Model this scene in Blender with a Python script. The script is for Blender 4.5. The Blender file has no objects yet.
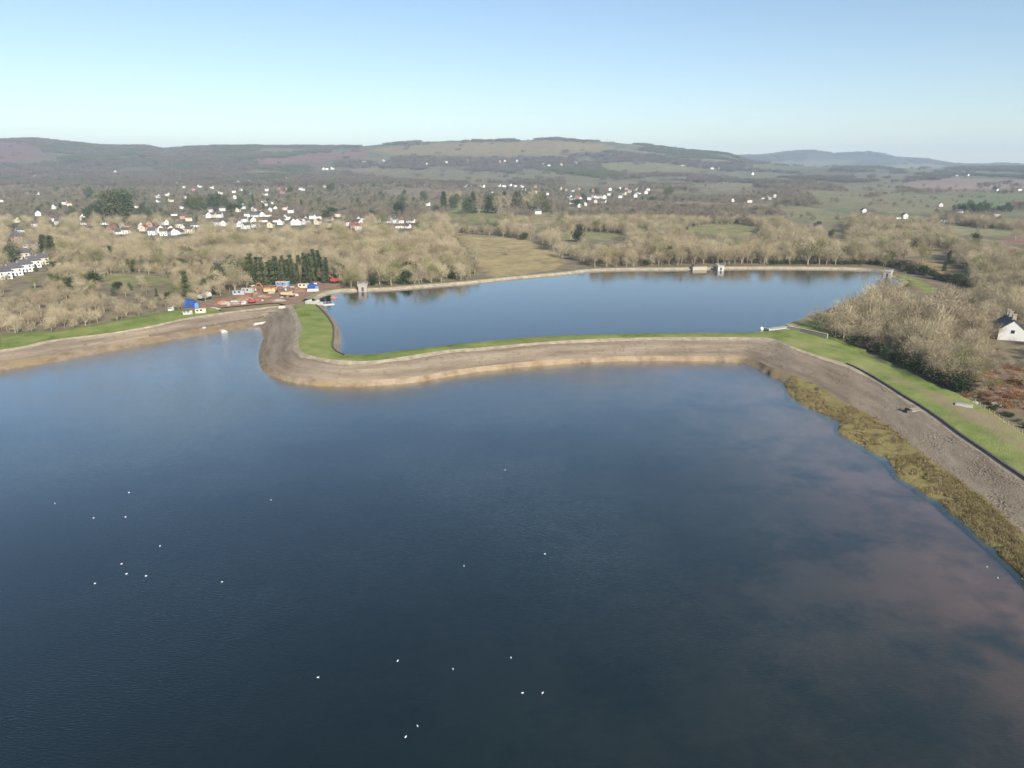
import bpy, bmesh, math, random
import numpy as np
from mathutils import Vector
R_ = math.radians
SC = bpy.context.scene
COL = SC.collection
# ------------------------------------------------------------------ camera
HAZE = 0.000105
CAM_H, FPX, HOR = 70.0, 710.0, 168.0
PITCH = math.atan((384 - HOR) / FPX)
cam_d = bpy.data.cameras.new('camera'); cam = bpy.data.objects.new('camera', cam_d); COL.objects.link(cam)
cam.location = (0, 0, CAM_H); cam.rotation_euler = (math.pi/2 - PITCH, 0, 0)
cam_d.sensor_width = 36; cam_d.lens = 36 * FPX / 1024; cam_d.clip_start = 1; cam_d.clip_end = 40000
SC.camera = cam
# ------------------------------------------------------------------ sky, sun, exposure
SUN_EL, SUN_AZ = R_(29), R_(152)          # azimuth clockwise from +Y
w = bpy.data.worlds.new('World'); SC.world = w; w.use_nodes = True
nt = w.node_tree
sky = nt.nodes.new('ShaderNodeTexSky'); sky.sky_type = 'NISHITA'; sky.sun_disc = False
sky.sun_elevation = SUN_EL; sky.sun_rotation = SUN_AZ
sky.altitude = 100; sky.air_density = 1.0; sky.dust_density = 0.15; sky.ozone_density = 2.2
bg = nt.nodes['Background']; nt.links.new(sky.outputs[0], bg.inputs[0]); bg.inputs[1].default_value = 0.084
sd = bpy.data.lights.new('sun', 'SUN'); sun = bpy.data.objects.new('sun', sd); COL.objects.link(sun)
sd.energy = 5.0; sd.angle = R_(0.5); sd.color = (1.0, 0.93, 0.82)
sv = Vector((math.sin(SUN_AZ)*math.cos(SUN_EL), math.cos(SUN_AZ)*math.cos(SUN_EL), math.sin(SUN_EL)))
sun.rotation_euler = sv.to_track_quat('Z', 'Y').to_euler()
SC.view_settings.view_transform = 'Standard'; SC.view_settings.look = 'None'
SC.view_settings.gamma = 1; SC.view_settings.exposure = 0.75
SC.cycles.max_bounces = 6; SC.cycles.diffuse_bounces = 2; SC.cycles.glossy_bounces = 3
SC.cycles.transparent_max_bounces = 12; SC.cycles.volume_bounces = 0
random.seed(7); rng = np.random.default_rng(11)
# ------------------------------------------------------------------ geometry of sight (used only to survey the plan)
CP, SP = math.cos(PITCH), math.sin(PITCH)
def unproj(px, py, z):
    u = (px-512)/FPX; v = (384-py)/FPX
    f = CP + v*SP; up = -SP + v*CP
    t = (z-CAM_H)/up
    return (u*t, f*t, z)
def project(x, y, z):
    dz = z - CAM_H
    zc = y*CP - dz*SP; yc = y*SP + dz*CP
    return 512 + FPX*x/zc, 384 - FPX*yc/zc
def row_h(y, py):                        # height of a point y metres ahead that stands at row py
    v = (384-py)/FPX
    return CAM_H + y*(-SP+v*CP)/(CP+v*SP)
_lat = np.random.default_rng(3).random((257, 257))
def vnoise(x, y):
    x = np.asarray(x, float); y = np.asarray(y, float)
    xi = np.floor(x).astype(int); yi = np.floor(y).astype(int); fx = x-xi; fy = y-yi
    fx = fx*fx*(3-2*fx); fy = fy*fy*(3-2*fy); xi %= 256; yi %= 256
    a, b, c, d = _lat[xi, yi], _lat[xi+1, yi], _lat[xi, yi+1], _lat[xi+1, yi+1]
    return (a*(1-fx)+b*fx)*(1-fy) + (c*(1-fx)+d*fx)*fy
def fbm(x, y, o=4):
    s = 0; a = .5
    for k in range(o): s = s + a*vnoise(x*2**k+17*k, y*2**k+5*k); a *= .5
    return s
def in_poly(px, py, poly):
    px = np.asarray(px, float); py = np.asarray(py, float); r = np.zeros(px.shape, bool)
    n = len(poly)
    for i in range(n):
        x0, y0 = poly[i][:2]; x1, y1 = poly[(i+1) % n][:2]
        if y0 == y1: continue
        c = ((y0 > py) != (y1 > py)) & (px < (x1-x0)*(py-y0)/(y1-y0)+x0)
        r ^= c
    return r
def seg_dist(px, py, poly, closed=True):
    d = np.full(np.shape(px), 1e9); n = len(poly)
    for i in range(n if closed else n-1):
        x0, y0 = poly[i][:2]; x1, y1 = poly[(i+1) % n][:2]
        dx, dy = x1-x0, y1-y0; L = dx*dx+dy*dy+1e-9
        t = np.clip(((px-x0)*dx+(py-y0)*dy)/L, 0, 1)
        d = np.minimum(d, np.hypot(px-x0-t*dx, py-y0-t*dy))
    return d
_l2 = np.random.default_rng(8).random((256, 256, 4))
def cells(x, y, s=170.):                 # patchwork of fields: a random number per cell, and metres to its border
    x = np.asarray(x, float); y = np.asarray(y, float); a = .45
    u = (x*math.cos(a)+y*math.sin(a))/s; v = (-x*math.sin(a)+y*math.cos(a))/(s*1.35)
    i0 = np.floor(u).astype(int); j0 = np.floor(v).astype(int)
    d1 = np.full(x.shape, 1e9); d2 = d1.copy(); typ = np.zeros(x.shape); col = np.zeros(x.shape)
    for di in (-1, 0, 1):
        for dj in (-1, 0, 1):
            i = i0+di; j = j0+dj; L = _l2[i % 256, j % 256]
            d = np.abs(i+.15+.7*L[..., 0]-u)*.8+np.abs(j+.15+.7*L[..., 1]-v)*.9+.3*np.hypot(i+.15+.7*L[..., 0]-u, j+.15+.7*L[..., 1]-v)
            c = d < d1; d2 = np.where(c, d1, np.minimum(d2, d)); typ = np.where(c, L[..., 2], typ); col = np.where(c, L[..., 3], col); d1 = np.where(c, d, d1)
    return typ, col, (d2-d1)*s*.5
def field_cell(x, y, px):                # share of open fields differs over the country
    typ, col, bd = cells(x, y)
    share = np.interp(px, [0, 380, 640, 760, 1024], [.12, .32, .36, .40, .48])*np.interp(y, [950, 1250, 3300, 3900, 4400], [0, 1, 1, .6, .35])
    share = np.where((px > 360) & (px < 640) & (y > 3300), .5, share)
    return typ < share, col, bd
# ------------------------------------------------------------------ object helpers
def tag(o, label=None, cat=None, group=None, kind=None):
    if label: o['label'] = label
    if cat: o['category'] = cat
    if group: o['group'] = group
    if kind: o['kind'] = kind
    return o
def mesh_np(name, V, F, mats=(), fm=None, smooth=False):
    me = bpy.data.meshes.new(name)
    me.from_pydata([tuple(v) for v in V] if not isinstance(V, np.ndarray) else V.tolist(), [], F.tolist() if isinstance(F, np.ndarray) else F)
    for m in mats: me.materials.append(m)
    if fm is not None: me.polygons.foreach_set('material_index', np.asarray(fm, np.int32))
    if smooth: me.polygons.foreach_set('use_smooth', np.ones(len(me.polygons), bool))
    me.update(); return me
def link(name, me, parent=None, loc=None):
    o = bpy.data.objects.new(name, me); COL.objects.link(o)
    if parent: o.parent = parent
    if loc: o.location = loc
    return o
def empty(name, loc, rz=0, sc=None):
    o = bpy.data.objects.new(name, None); COL.objects.link(o); o.location = loc; o.rotation_euler = (0, 0, rz)
    o.empty_display_size = .5
    if sc is not None: o.scale = sc if hasattr(sc, '__len__') else (sc, sc, sc)
    return o
class MB:
    def __init__(s): s.v = []; s.f = []
    def add(s, vs, fs):
        n = len(s.v); s.v += [tuple(v) for v in vs]; s.f += [[i+n for i in f] for f in fs]; return s
    def box(s, x0, x1, y0, y1, z0, z1, taper=0):
        t = taper
        return s.add([(x0,y0,z0),(x1,y0,z0),(x1,y1,z0),(x0,y1,z0),(x0+t,y0+t,z1),(x1-t,y0+t,z1),(x1-t,y1-t,z1),(x0+t,y1-t,z1)],
                     [[3,2,1,0],[4,5,6,7],[0,1,5,4],[1,2,6,5],[2,3,7,6],[3,0,4,7]])
    def tube(s, p0, p1, r0, r1, n=6):
        p0 = np.array(p0, float); p1 = np.array(p1, float); d = p1-p0; d /= np.linalg.norm(d)+1e-9
        a = np.cross(d, (0,0,1.0) if abs(d[2]) < .9 else (1.0,0,0)); a /= np.linalg.norm(a); b = np.cross(d, a)
        vs = [p0+r0*(a*math.cos(2*math.pi*i/n)+b*math.sin(2*math.pi*i/n)) for i in range(n)] + \
             [p1+r1*(a*math.cos(2*math.pi*i/n)+b*math.sin(2*math.pi*i/n)) for i in range(n)]
        return s.add(vs, [[i, (i+1) % n, n+(i+1) % n, n+i] for i in range(n)] + [list(range(n))[::-1], list(range(n, 2*n))])
    def prism(s, pts, y0, y1):           # pts in x,z, extruded along y
        n = len(pts)
        return s.add([(x, y0, z) for x, z in pts]+[(x, y1, z) for x, z in pts],
                     [[i, (i+1) % n, n+(i+1) % n, n+i] for i in range(n)] + [list(range(n))[::-1], list(range(n, 2*n))])
    def mesh(s, name, m):
        me = mesh_np(name, s.v, s.f, (m,))
        bm = bmesh.new(); bm.from_mesh(me); bmesh.ops.recalc_face_normals(bm, faces=bm.faces); bm.to_mesh(me); bm.free()
        return me
    def build(s, name, m, parent=None, loc=None): return link(name, s.mesh(name, m), parent, loc)
# ------------------------------------------------------------------ materials
def newmat(name):
    m = bpy.data.materials.new(name); m.use_nodes = True
    t = m.node_tree; b = t.nodes['Principled BSDF']; b.inputs['Roughness'].default_value = .9
    b.inputs['Specular IOR Level'].default_value = .15
    return m, t, b
def N(t, typ, **kw):
    n = t.nodes.new(typ)
    for k, v in kw.items():
        if k in n.inputs: n.inputs[k].default_value = v
        else: setattr(n, k, v)
    return n
def plain(name, c, rough=.85, var=.12):
    m, t, b = newmat(name); b.inputs['Roughness'].default_value = rough
    g = N(t, 'ShaderNodeNewGeometry'); n = N(t, 'ShaderNodeTexNoise', Scale=1.3, Detail=4.0)
    t.links.new(g.outputs['Position'], n.inputs['Vector'])
    oi = N(t, 'ShaderNodeObjectInfo')
    ad = N(t, 'ShaderNodeMath', operation='ADD'); t.links.new(n.outputs['Fac'], ad.inputs[0]); t.links.new(oi.outputs['Random'], ad.inputs[1])
    mr = N(t, 'ShaderNodeMapRange'); mr.inputs['From Max'].default_value = 2; mr.inputs['To Min'].default_value = 1-var*2; mr.inputs['To Max'].default_value = 1+var
    t.links.new(ad.outputs[0], mr.inputs['Value'])
    mx = N(t, 'ShaderNodeMix', data_type='RGBA', blend_type='MULTIPLY'); mx.inputs['Factor'].default_value = 1
    mx.inputs['A'].default_value = (*c, 1); t.links.new(mr.outputs[0], mx.inputs['B']); t.links.new(mx.outputs['Result'], b.inputs['Base Color'])
    return m
def noisy(name, stops, scale, detail=6, bump=0.0, bscale=3, coord='pos', stretch=(1,1,1), rough=.95, dist=0.0, second=None):
    """ramp over noise in world metres (or in the strip's own along/across coordinate)"""
    m, t, b = newmat(name); b.inputs['Roughness'].default_value = rough
    if coord == 'pos': src = N(t, 'ShaderNodeNewGeometry').outputs['Position']
    else: src = N(t, 'ShaderNodeUVMap').outputs[0]
    mp = N(t, 'ShaderNodeMapping'); mp.inputs['Scale'].default_value = stretch; t.links.new(src, mp.inputs['Vector'])
    n = N(t, 'ShaderNodeTexNoise', Scale=scale, Detail=float(detail), Roughness=.62, Distortion=dist); t.links.new(mp.outputs[0], n.inputs['Vector'])
    r = N(t, 'ShaderNodeValToRGB'); t.links.new(n.outputs['Fac'], r.inputs[0])
    el = r.color_ramp.elements
    while len(el) < len(stops): el.new(.5)
    for e, (p, c) in zip(el, stops): e.position = p; e.color = (*c, 1)
    out = r.outputs[0]
    if second:
        s2, c2, lo, hi = second
        n2 = N(t, 'ShaderNodeTexNoise', Scale=s2, Detail=5.0, Roughness=.6); t.links.new(N(t, 'ShaderNodeNewGeometry').outputs['Position'], n2.inputs['Vector'])
        mr = N(t, 'ShaderNodeMapRange'); mr.inputs['From Min'].default_value = lo; mr.inputs['From Max'].default_value = hi; t.links.new(n2.outputs['Fac'], mr.inputs['Value'])
        mx = N(t, 'ShaderNodeMix', data_type='RGBA'); t.links.new(mr.outputs[0], mx.inputs['Factor']); t.links.new(out, mx.inputs['A']); mx.inputs['B'].default_value = (*c2, 1)
        out = mx.outputs['Result']
    t.links.new(out, b.inputs['Base Color'])
    if bump:
        n3 = N(t, 'ShaderNodeTexNoise', Scale=float(bscale), Detail=6.0); t.links.new(N(t, 'ShaderNodeNewGeometry').outputs['Position'], n3.inputs['Vector'])
        bp = N(t, 'ShaderNodeBump', Strength=bump, Distance=.3); t.links.new(n3.outputs['Fac'], bp.inputs['Height']); t.links.new(bp.outputs[0], b.inputs['Normal'])
    return m
def twig_mat(name, cols, patch=.012):
    """colour per tree: noise over the ground plan plus the tree's own random number"""
    m, t, b = newmat(name)
    oi = N(t, 'ShaderNodeObjectInfo')
    n = N(t, 'ShaderNodeTexNoise', Scale=patch, Detail=3.0); t.links.new(oi.outputs['Location'], n.inputs['Vector'])
    a = N(t, 'ShaderNodeMath', operation='MULTIPLY_ADD'); a.inputs[1].default_value = .9; a.inputs[2].default_value = -.38
    t.links.new(n.outputs['Fac'], a.inputs[0])
    a2 = N(t, 'ShaderNodeMath', operation='MULTIPLY_ADD'); a2.inputs[1].default_value = .86; t.links.new(oi.outputs['Random'], a2.inputs[0]); t.links.new(a.outputs[0], a2.inputs[2])
    r = N(t, 'ShaderNodeValToRGB'); t.links.new(a2.outputs[0], r.inputs[0]); el = r.color_ramp.elements
    while len(el) < len(cols): el.new(.5)
    for i, c in enumerate(cols): el[i].position = i/(len(cols)-1); el[i].color = (*c, 1)
    t.links.new(r.outputs[0], b.inputs['Base Color']); b.inputs['Specular IOR Level'].default_value = .05
    return m
M = {}
M['twig'] = twig_mat('twigs', [(.175,.145,.095), (.38,.31,.195), (.235,.185,.125), (.46,.385,.25), (.20,.165,.11), (.34,.29,.175), (.41,.345,.225), (.165,.16,.08)])
M['mid_twig'] = twig_mat('mid wood twigs', [(.11,.09,.07), (.21,.175,.12), (.15,.12,.095), (.25,.21,.145), (.105,.09,.07), (.19,.175,.105)], .008)  # darkened against near twigs: shade between twigs put into the colour
M['far_twig'] = twig_mat('far wood twigs', [(.09,.075,.065), (.145,.12,.09), (.115,.09,.08), (.16,.135,.10), (.085,.075,.065)], .004)  # darkest copy: big clump blades lack self-shadow, so the colour carries it
M['bark'] = twig_mat('bark', [(.32,.275,.20), (.22,.19,.14), (.42,.365,.265)])
M['fir'] = twig_mat('needles', [(.06,.08,.042), (.11,.125,.058), (.07,.09,.055), (.16,.16,.08)], .05)
M['ever'] = twig_mat('evergreen leaves', [(.028,.045,.02), (.05,.07,.025), (.035,.045,.022), (.075,.085,.03)], .05)
M['hedge'] = twig_mat('hedge leaves', [(.06,.055,.035), (.05,.06,.025), (.09,.075,.05), (.045,.04,.03)], .05)
M['straw'] = twig_mat('dry grass blades', [(.26,.21,.095), (.37,.30,.15), (.17,.125,.06), (.29,.25,.10)], .12)
M['rubble'] = twig_mat('loose stone', [(.12,.095,.07), (.24,.20,.15), (.17,.135,.10), (.33,.28,.21)], .1)
M['bracken'] = twig_mat('bracken fronds', [(.22,.10,.05), (.28,.16,.08), (.17,.075,.045)], .05)
M['ivy'] = twig_mat('pale green twigs', [(.15,.16,.06), (.20,.19,.075), (.12,.13,.06)], .05)
M['shore'] = noisy('sandy shore', [(.30,(.125,.088,.057)), (.45,(.20,.15,.10)), (.6,(.265,.205,.14)), (.75,(.235,.187,.125))], .25, 8, .5, 1.5, second=(.06,(.23,.165,.085),.5,.7))
M['shore_grass'] = noisy('dry shore grass', [(.30,(.08,.055,.028)), (.42,(.17,.135,.052)), (.52,(.25,.205,.078)), (.62,(.20,.17,.06)), (.75,(.33,.27,.13))], .22, 9, .8, 1.2, second=(.05,(.14,.10,.03),.55,.72))
M['slope'] = noisy('stone pitching', [(.28,(.115,.088,.06)), (.42,(.19,.148,.105)), (.55,(.245,.197,.143)), (.72,(.32,.265,.195))], 1.0, 9, .6, 2, coord='uv', stretch=(.035,2.6,1), second=(.5,(.12,.095,.07),.54,.8))
M['edge'] = noisy('pale concrete edge', [(.3,(.21,.17,.12)), (.5,(.30,.25,.18)), (.7,(.40,.34,.25))], .4, 8, .3, 3)
M['grass'] = noisy('bank grass', [(.3,(.095,.125,.03)), (.43,(.155,.195,.048)), (.56,(.205,.235,.068)), (.72,(.28,.265,.115))], .11, 10, .7, 2.5, second=(.03,(.26,.22,.11),.53,.75))
M['wall'] = noisy('dark stone wall', [(.3,(.07,.06,.05)), (.6,(.14,.12,.10)), (.8,(.2,.17,.14))], 1.5, 6, .4, 4)
M['earth'] = noisy('churned red earth', [(.3,(.20,.105,.065)), (.45,(.28,.17,.115)), (.58,(.24,.15,.10)), (.72,(.38,.28,.21))], .09, 9, .6, 1.2, second=(.2,(.17,.12,.08),.52,.62))
M['concrete'] = plain('concrete', (.42,.40,.36)); M['pale_stone'] = plain('pale stone', (.34,.30,.235))
M['white'] = plain('white render', (.68,.67,.63), .8, .14); M['cream'] = plain('cream render', (.55,.49,.37), .8, .08)
M['pinkish'] = plain('pink brick', (.34,.22,.17), .85, .1)
M['slate'] = plain('slate roof', (.10,.097,.10), .7); M['brown_tile'] = plain('brown tile roof', (.12,.085,.07), .8); M['red_tile'] = plain('red tile roof', (.20,.10,.075), .8)
M['glass'] = plain('dark window glass', (.03,.035,.04), .15, .05); M['door'] = plain('dark door paint', (.05,.06,.09), .5, .05)
M['site_white'] = plain('dusty white panels', (.50,.49,.46), .7, .15); M['blue'] = plain('blue sheeting', (.025,.075,.27), .5, .1); M['lightblue'] = plain('light blue sheeting', (.13,.23,.42), .5, .08)
M['red'] = plain('red machine paint', (.42,.09,.06), .45, .06); M['orange'] = plain('orange machine paint', (.46,.20,.09), .45, .06)
M['yellow'] = plain('yellow machine paint', (.50,.38,.22), .45, .06); M['black'] = plain('black rubber', (.03,.03,.032), .8, .05)
M['steel'] = plain('grey steel', (.32,.34,.36), .5, .06); M['timber'] = plain('timber', (.28,.2,.12), .85); M['gull'] = plain('white feathers', (.85,.85,.83), .8, .03)
M['gullgrey'] = plain('grey feathers', (.35,.37,.4), .8, .03)
# ------------------------------------------------------------------ surveyed stations of the banks
EXW = [(96,40),(92,-40),(75,-120),(20,-190),(-120,-200),(-230,-130),(-280,-40),(-285,60),(-262,140),(-224,196)]
A = [((0,371),(0,363),(0,350),(0,335)), ((60,361),(60,353),(50,340),(55,331)), ((110,351),(108,344),(105,333.5),(105,322.5)),
     ((160,342),(158,335),(150,326),(150,314.5)), ((205,335),(203,327.5),(183,318.5),(178,310)), ((240,330),(238,321.3),(222,312.5),(215,308)),
     ((257,328),(258,318.5),(258,308),(250,304.5)), ((261,328.5),(265,317),(278,306),(276,302.5))]
B = [((262,331),(268,322),(292,306),(314,303.5),(318,301)), ((263,340),(268,338),(299,319),(323,312),(326,310.5)), ((259,352),(265,352),(302,328),(330,321),(334,319.5)),
     ((259,362),(266,361),(299,338),(333,328),(338.5,327)), ((264,372),(271,368),(299,347),(333,338),(340.5,338)), ((280,379),(283,374),(304,353),(332,346),(340,350.5)),
     ((302,384),(303,378),(316,356.5),(336,351.5),(343.5,354)), ((330,386.5),(330,380),(335,359.5),(345,355.8),(350,355)), ((360,387),(359,380),(358,361),None,(362,355.2)),
     ((390,385),(388,379),(384,359.5),None,(384,353.8)), ((420,382),(418,376),(413,355),None,(415,349.8)), ((450,376.5),(448,371),(447,350),None,(450,346)),
     ((486,371),(486,366),(486,347),None,(486,342)), ((536,366),(536,361),(536,342.5),None,(536,337.5)), ((598,362),(597,357),(590,339),None,(590,335.6)),
     ((646,361),(645,356),(640,337.5),None,(640,334.5)), ((686,361),(686,356),(686,337),None,(686,334)), ((726,362),(726,356),(728,337),None,(728,333.8)),
     ((745,363.5),(748,357),(750,337),None,(750,333.5))]
C = [((766,374),(768,366),(772,338.5),(771,331)), ((785,384),(790,374),(789,345),(788,329)), ((789,395),(808,381),(805,351),(808,333)), ((804,406),(826,391),(822,356.5),(826,337.5)),
     ((836,420),(850,405.5),(846,364),(848,346)), ((840,434),(868,414),(866,373.5),(868,354)), ((865,449),(890,426),(884,384),(893,364)), ((890,463),(908,441),(906,398),(920,377.5)),
     ((899,477),(923,454),(921,407),(940,386)), ((934,499),(946,470),(940,420),(956,393)), ((953,515),(969,487),(960,435),(976,404)), ((975,534),(990,503),(985,452),(996,416)),
     ((994,553),(1010,523),(1005,466),(1012,428)), ((1020,577),(1034,545),(1030,483),(1035,443)), ((1070,625),(1085,590),(1075,515),(1080,470))]
Ux = [(784,325),(823,311),(860,297.5),(898,283),(890,277.5),(876,272.3),(862,270.3),(823,269.3),(742,269),(676,270),(626,270.3),(591,271.5),(561,275),(516,279),(468,284),(431,287),(393,290),(363,291.3),(338,292.5),(324,296)]
U3 = lambda p, z: np.array(unproj(p[0], p[1], z))
Wr, Mr, Rr, Gr = [], [], [], []          # closed ring of the lower lake, clockwise
for s in A:
    k = len(Wr) == 7
    Wr.append(U3(s[0],0)); Mr.append(U3(s[1],1.8)); Rr.append(U3(s[2],5.5 if k else 5)); Gr.append(U3(s[3],5.6))
nA = len(Wr)
for s in B: Wr.append(U3(s[0],0)); Mr.append(U3(s[1],1.8)); Rr.append(U3(s[2],6)); Gr.append(U3(s[4],5))
nB = len(Wr)
for k, s in enumerate(C):                # the right bank is lower and flatter
    f = min(max((k-1)/4, 0), 1)
    Wr.append(U3(s[0],0)); Mr.append(U3(s[1],1.8-.2*f)); Rr.append(U3(s[2],6-2.7*f)); Gr.append(U3(s[3],5-1.8*f))
nC = len(Wr)
for i, (x, y) in enumerate(EXW):
    a = EXW[i-1] if i else Wr[nC-1][:2]; b = EXW[i+1] if i+1 < len(EXW) else Wr[0][:2]
    t = np.array([b[0]-a[0], b[1]-a[1]], float); t /= np.linalg.norm(t); nn = np.array([-t[1], t[0]])
    for L, o, z in ((Wr,0,0),(Mr,6,1.6),(Rr,18,3.3+1.7*(i/9)),(Gr,36,3.2+2.4*(i/9))): L.append(np.array([x+nn[0]*o, y+nn[1]*o, z]))
def catmull(P, closed, sub):
    P = np.array(P); n = len(P); out = []
    for i in range(n if closed else n-1):
        g = lambda j: P[j % n] if closed else P[min(max(j,0),n-1)]
        p0, p1, p2, p3 = g(i-1), g(i), g(i+1), g(i+2)
        for k in range(sub):
            t = k/sub
            out.append(.5*((2*p1)+(-p0+p2)*t+(2*p0-5*p1+4*p2-p3)*t*t+(-p0+3*p1-3*p2+p3)*t**3))
    if not closed: out.append(P[-1])
    return np.array(out)
SUB = 8
def jitter(L, amp, fr, seed):            # irregular edge in plan, along the outward direction
    s = np.cumsum(np.r_[0, np.linalg.norm(np.diff(L[:, :2], axis=0), axis=1)])
    t = np.roll(L, -1, 0)-np.roll(L, 1, 0); t = t[:, :2]/(np.linalg.norm(t[:, :2], axis=1)[:, None]+1e-6)
    n = np.c_[-t[:, 1], t[:, 0]]
    d = (fbm(s*fr+seed, np.full(len(s), seed+.3))-.47)*amp
    L = L.copy(); L[:, :2] += n*d[:, None]; return L
Wl, Ml, Rl, Gl = [catmull(L, True, SUB) for L in (Wr, Mr, Rr, Gr)]
amp = np.full(len(Wl), 1.6); amp[(nB)*SUB:nC*SUB] = 3.2
Wl = jitter(Wl, amp, .3, 1); Ml = jitter(Ml, amp*.45, .1, 5)
def offset(L, d, z=None, closed=True):
    t = np.roll(L, -1, 0)-np.roll(L, 1, 0)
    if not closed: t[0] = L[1]-L[0]; t[-1] = L[-1]-L[-2]
    t = t[:, :2]/(np.linalg.norm(t[:, :2], axis=1)[:, None]+1e-6)
    O = L.copy(); O[:, :2] += np.c_[-t[:, 1], t[:, 0]]*np.asarray(d).reshape(-1, 1) if np.ndim(d) else np.c_[-t[:, 1], t[:, 0]]*d
    if z is not None: O[:, 2] = z
    return O
w0d = np.full(len(Wl), -8.0); w0d[nB*SUB:] = -3.5; W0 = offset(Wl, w0d, -3.6)
fr_ = .10+.16*fbm(np.arange(len(Rl))*.21, np.full(len(Rl), 3.3)); fr_[nB*SUB:nC*SUB] *= .5
RI = Rl + (Ml-Rl)*fr_[:, None]     # inner edge of the pale rim
def loft(name, lines, mat, rows, closed=False, zn=.12, kind='structure', sl=None):
    """sheet through polylines of equal length; rows = subdivisions between each pair"""
    lines = [np.asarray(l) for l in lines]
    if sl is not None: lines = [l[sl] for l in lines]
    G = []
    for i in range(len(lines)-1):
        for k in range(rows):
            t = k/rows; G.append(lines[i]*(1-t)+lines[i+1]*t)
    G.append(lines[-1]); G = np.array(G)            # rows x cols x 3
    nr, nc = G.shape[:2]
    if zn:
        z = (fbm(G[...,0]*.25, G[...,1]*.25)-.47)*zn*2
        z[0] = 0; z[-1] = 0; G[..., 2] += z
    s = np.cumsum(np.r_[0, np.linalg.norm(np.diff(lines[-1][:, :2], axis=0), axis=1)])
    idx = np.arange(nr*nc).reshape(nr, nc)
    cc = nc if closed else nc-1
    F = [];
    a = idx[:-1, :]; b = idx[1:, :]
    j = np.arange(cc); j2 = (j+1) % nc
    F = np.stack([a[:, j], a[:, j2], b[:, j2], b[:, j]], -1).reshape(-1, 4)
    me = mesh_np(name, G.reshape(-1, 3), F, (mat,), smooth=True)
    uv = me.uv_layers.new(name='UVMap')
    UVv = np.stack([np.tile(s, (nr, 1)), np.repeat(np.linspace(0, 1, nr)[:, None]*len(lines[:-1]), nc, 1)], -1).reshape(-1, 2)
    uv.data.foreach_set('uv', UVv[F.reshape(-1)].astype(np.float32).reshape(-1))
    if me.polygons[0].normal.z < 0: me.flip_normals()
    return tag(link(name, me), kind=kind)
sA = slice(0, nA*SUB); sB = slice((nA-1)*SUB, nB*SUB+1); sC = slice(nB*SUB, nC*SUB+1)
allr = lambda L: np.vstack([L, L[:1]])
loft('shore', [W0, Wl, Ml], M['shore'], 4, zn=.18, sl=slice(0, nB*SUB+9))
right = slice(nB*SUB+8, len(Wl))
loft('grassy_shore', [np.vstack([L[right], L[:1]]) for L in (W0, Wl, Ml)], M['shore_grass'], 6, zn=.35)
loft('embankment_slope', [allr(Ml), allr(RI)], M['slope'], 8, zn=.15)
loft('embankment_edge', [allr(RI), allr(Rl)], M['edge'], 1, zn=0)
# grass: left bank, promontory, middle bank, right bank
GS = offset(Gl, 3.5); GS[:, 2] = Gl[:, 2]-1.6
loft('left_bank_grass', [Rl, Gl, GS], M['grass'], 3, zn=.1, sl=slice(0, (nA-3)*SUB+1))
Ib = np.array([U3(s[3], 6) for s in B[:8]]); Ub = np.array([U3(s[4], 5) for s in B[:8]])
Il = catmull(Ib, False, SUB); Rp = Rl[nA*SUB:(nA+7)*SUB+1]; Up = Gl[nA*SUB:(nA+7)*SUB+1]
mid = (Rp+Il)/2; mid[:, 2] += .25
loft('promontory_grass', [Rp, mid, Il], M['grass'], 4, zn=.15)
Iw = Il + (Up-Il)*.08; Iw[:, 2] = 5.75
U0p = Up + (Up-Il)/np.maximum(np.linalg.norm((Up-Il)[:, :2], axis=1)[:, None], .5)*3; U0p[:, 2] = 4.2
loft('promontory_inner_slope', [Iw, Up, U0p], M['slope'], 3, zn=.08)
mb = slice((nA+7)*SUB, (nB+1)*SUB+1)
MU = Rl*.25+Gl*.75; MU[:, 2] = 6.05
GU = Gl + (Gl-Rl)*.5; GU[:, 2] = 4.2
loft('middle_bank_grass', [Rl, MU, Gl, GU], M['grass'], 2, zn=.08, sl=mb)
rb = slice((nB+1)*SUB, len(Rl))
MG = (Rl+Gl)/2; MG[:, 2] += .45
def worn_copy(base, name, patches, c):   # the same grass with bare trodden patches at fixed places
    m = base.copy(); m.name = name; t = m.node_tree; b = t.nodes['Principled BSDF']; src_ = b.inputs['Base Color'].links[0].from_socket
    g = N(t, 'ShaderNodeNewGeometry'); nz_ = N(t, 'ShaderNodeTexNoise', Scale=.28, Detail=7.0, Roughness=.65); t.links.new(g.outputs['Position'], nz_.inputs['Vector'])
    for (x_, y_, rx, ry, rot) in patches:
        mp = N(t, 'ShaderNodeMapping', vector_type='TEXTURE'); mp.inputs['Location'].default_value = (x_, y_, 0); mp.inputs['Rotation'].default_value = (0, 0, rot); mp.inputs['Scale'].default_value = (rx, ry, 1000); t.links.new(g.outputs['Position'], mp.inputs['Vector'])
        ln = N(t, 'ShaderNodeVectorMath', operation='LENGTH'); t.links.new(mp.outputs[0], ln.inputs[0])
        ma = N(t, 'ShaderNodeMath', operation='MULTIPLY_ADD'); ma.inputs[1].default_value = 2.6; t.links.new(nz_.outputs['Fac'], ma.inputs[0]); t.links.new(ln.outputs['Value'], ma.inputs[2])
        mr = N(t, 'ShaderNodeMapRange'); mr.inputs['From Min'].default_value = 1.7; mr.inputs['From Max'].default_value = 2.35; mr.inputs['To Min'].default_value = .62; mr.inputs['To Max'].default_value = 0; t.links.new(ma.outputs[0], mr.inputs['Value'])
        mx = N(t, 'ShaderNodeMix', data_type='RGBA'); t.links.new(mr.outputs[0], mx.inputs['Factor']); t.links.new(src_, mx.inputs['A']); mx.inputs['B'].default_value = (*c, 1); src_ = mx.outputs['Result']
    t.links.new(src_, b.inputs['Base Color']); return m
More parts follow.
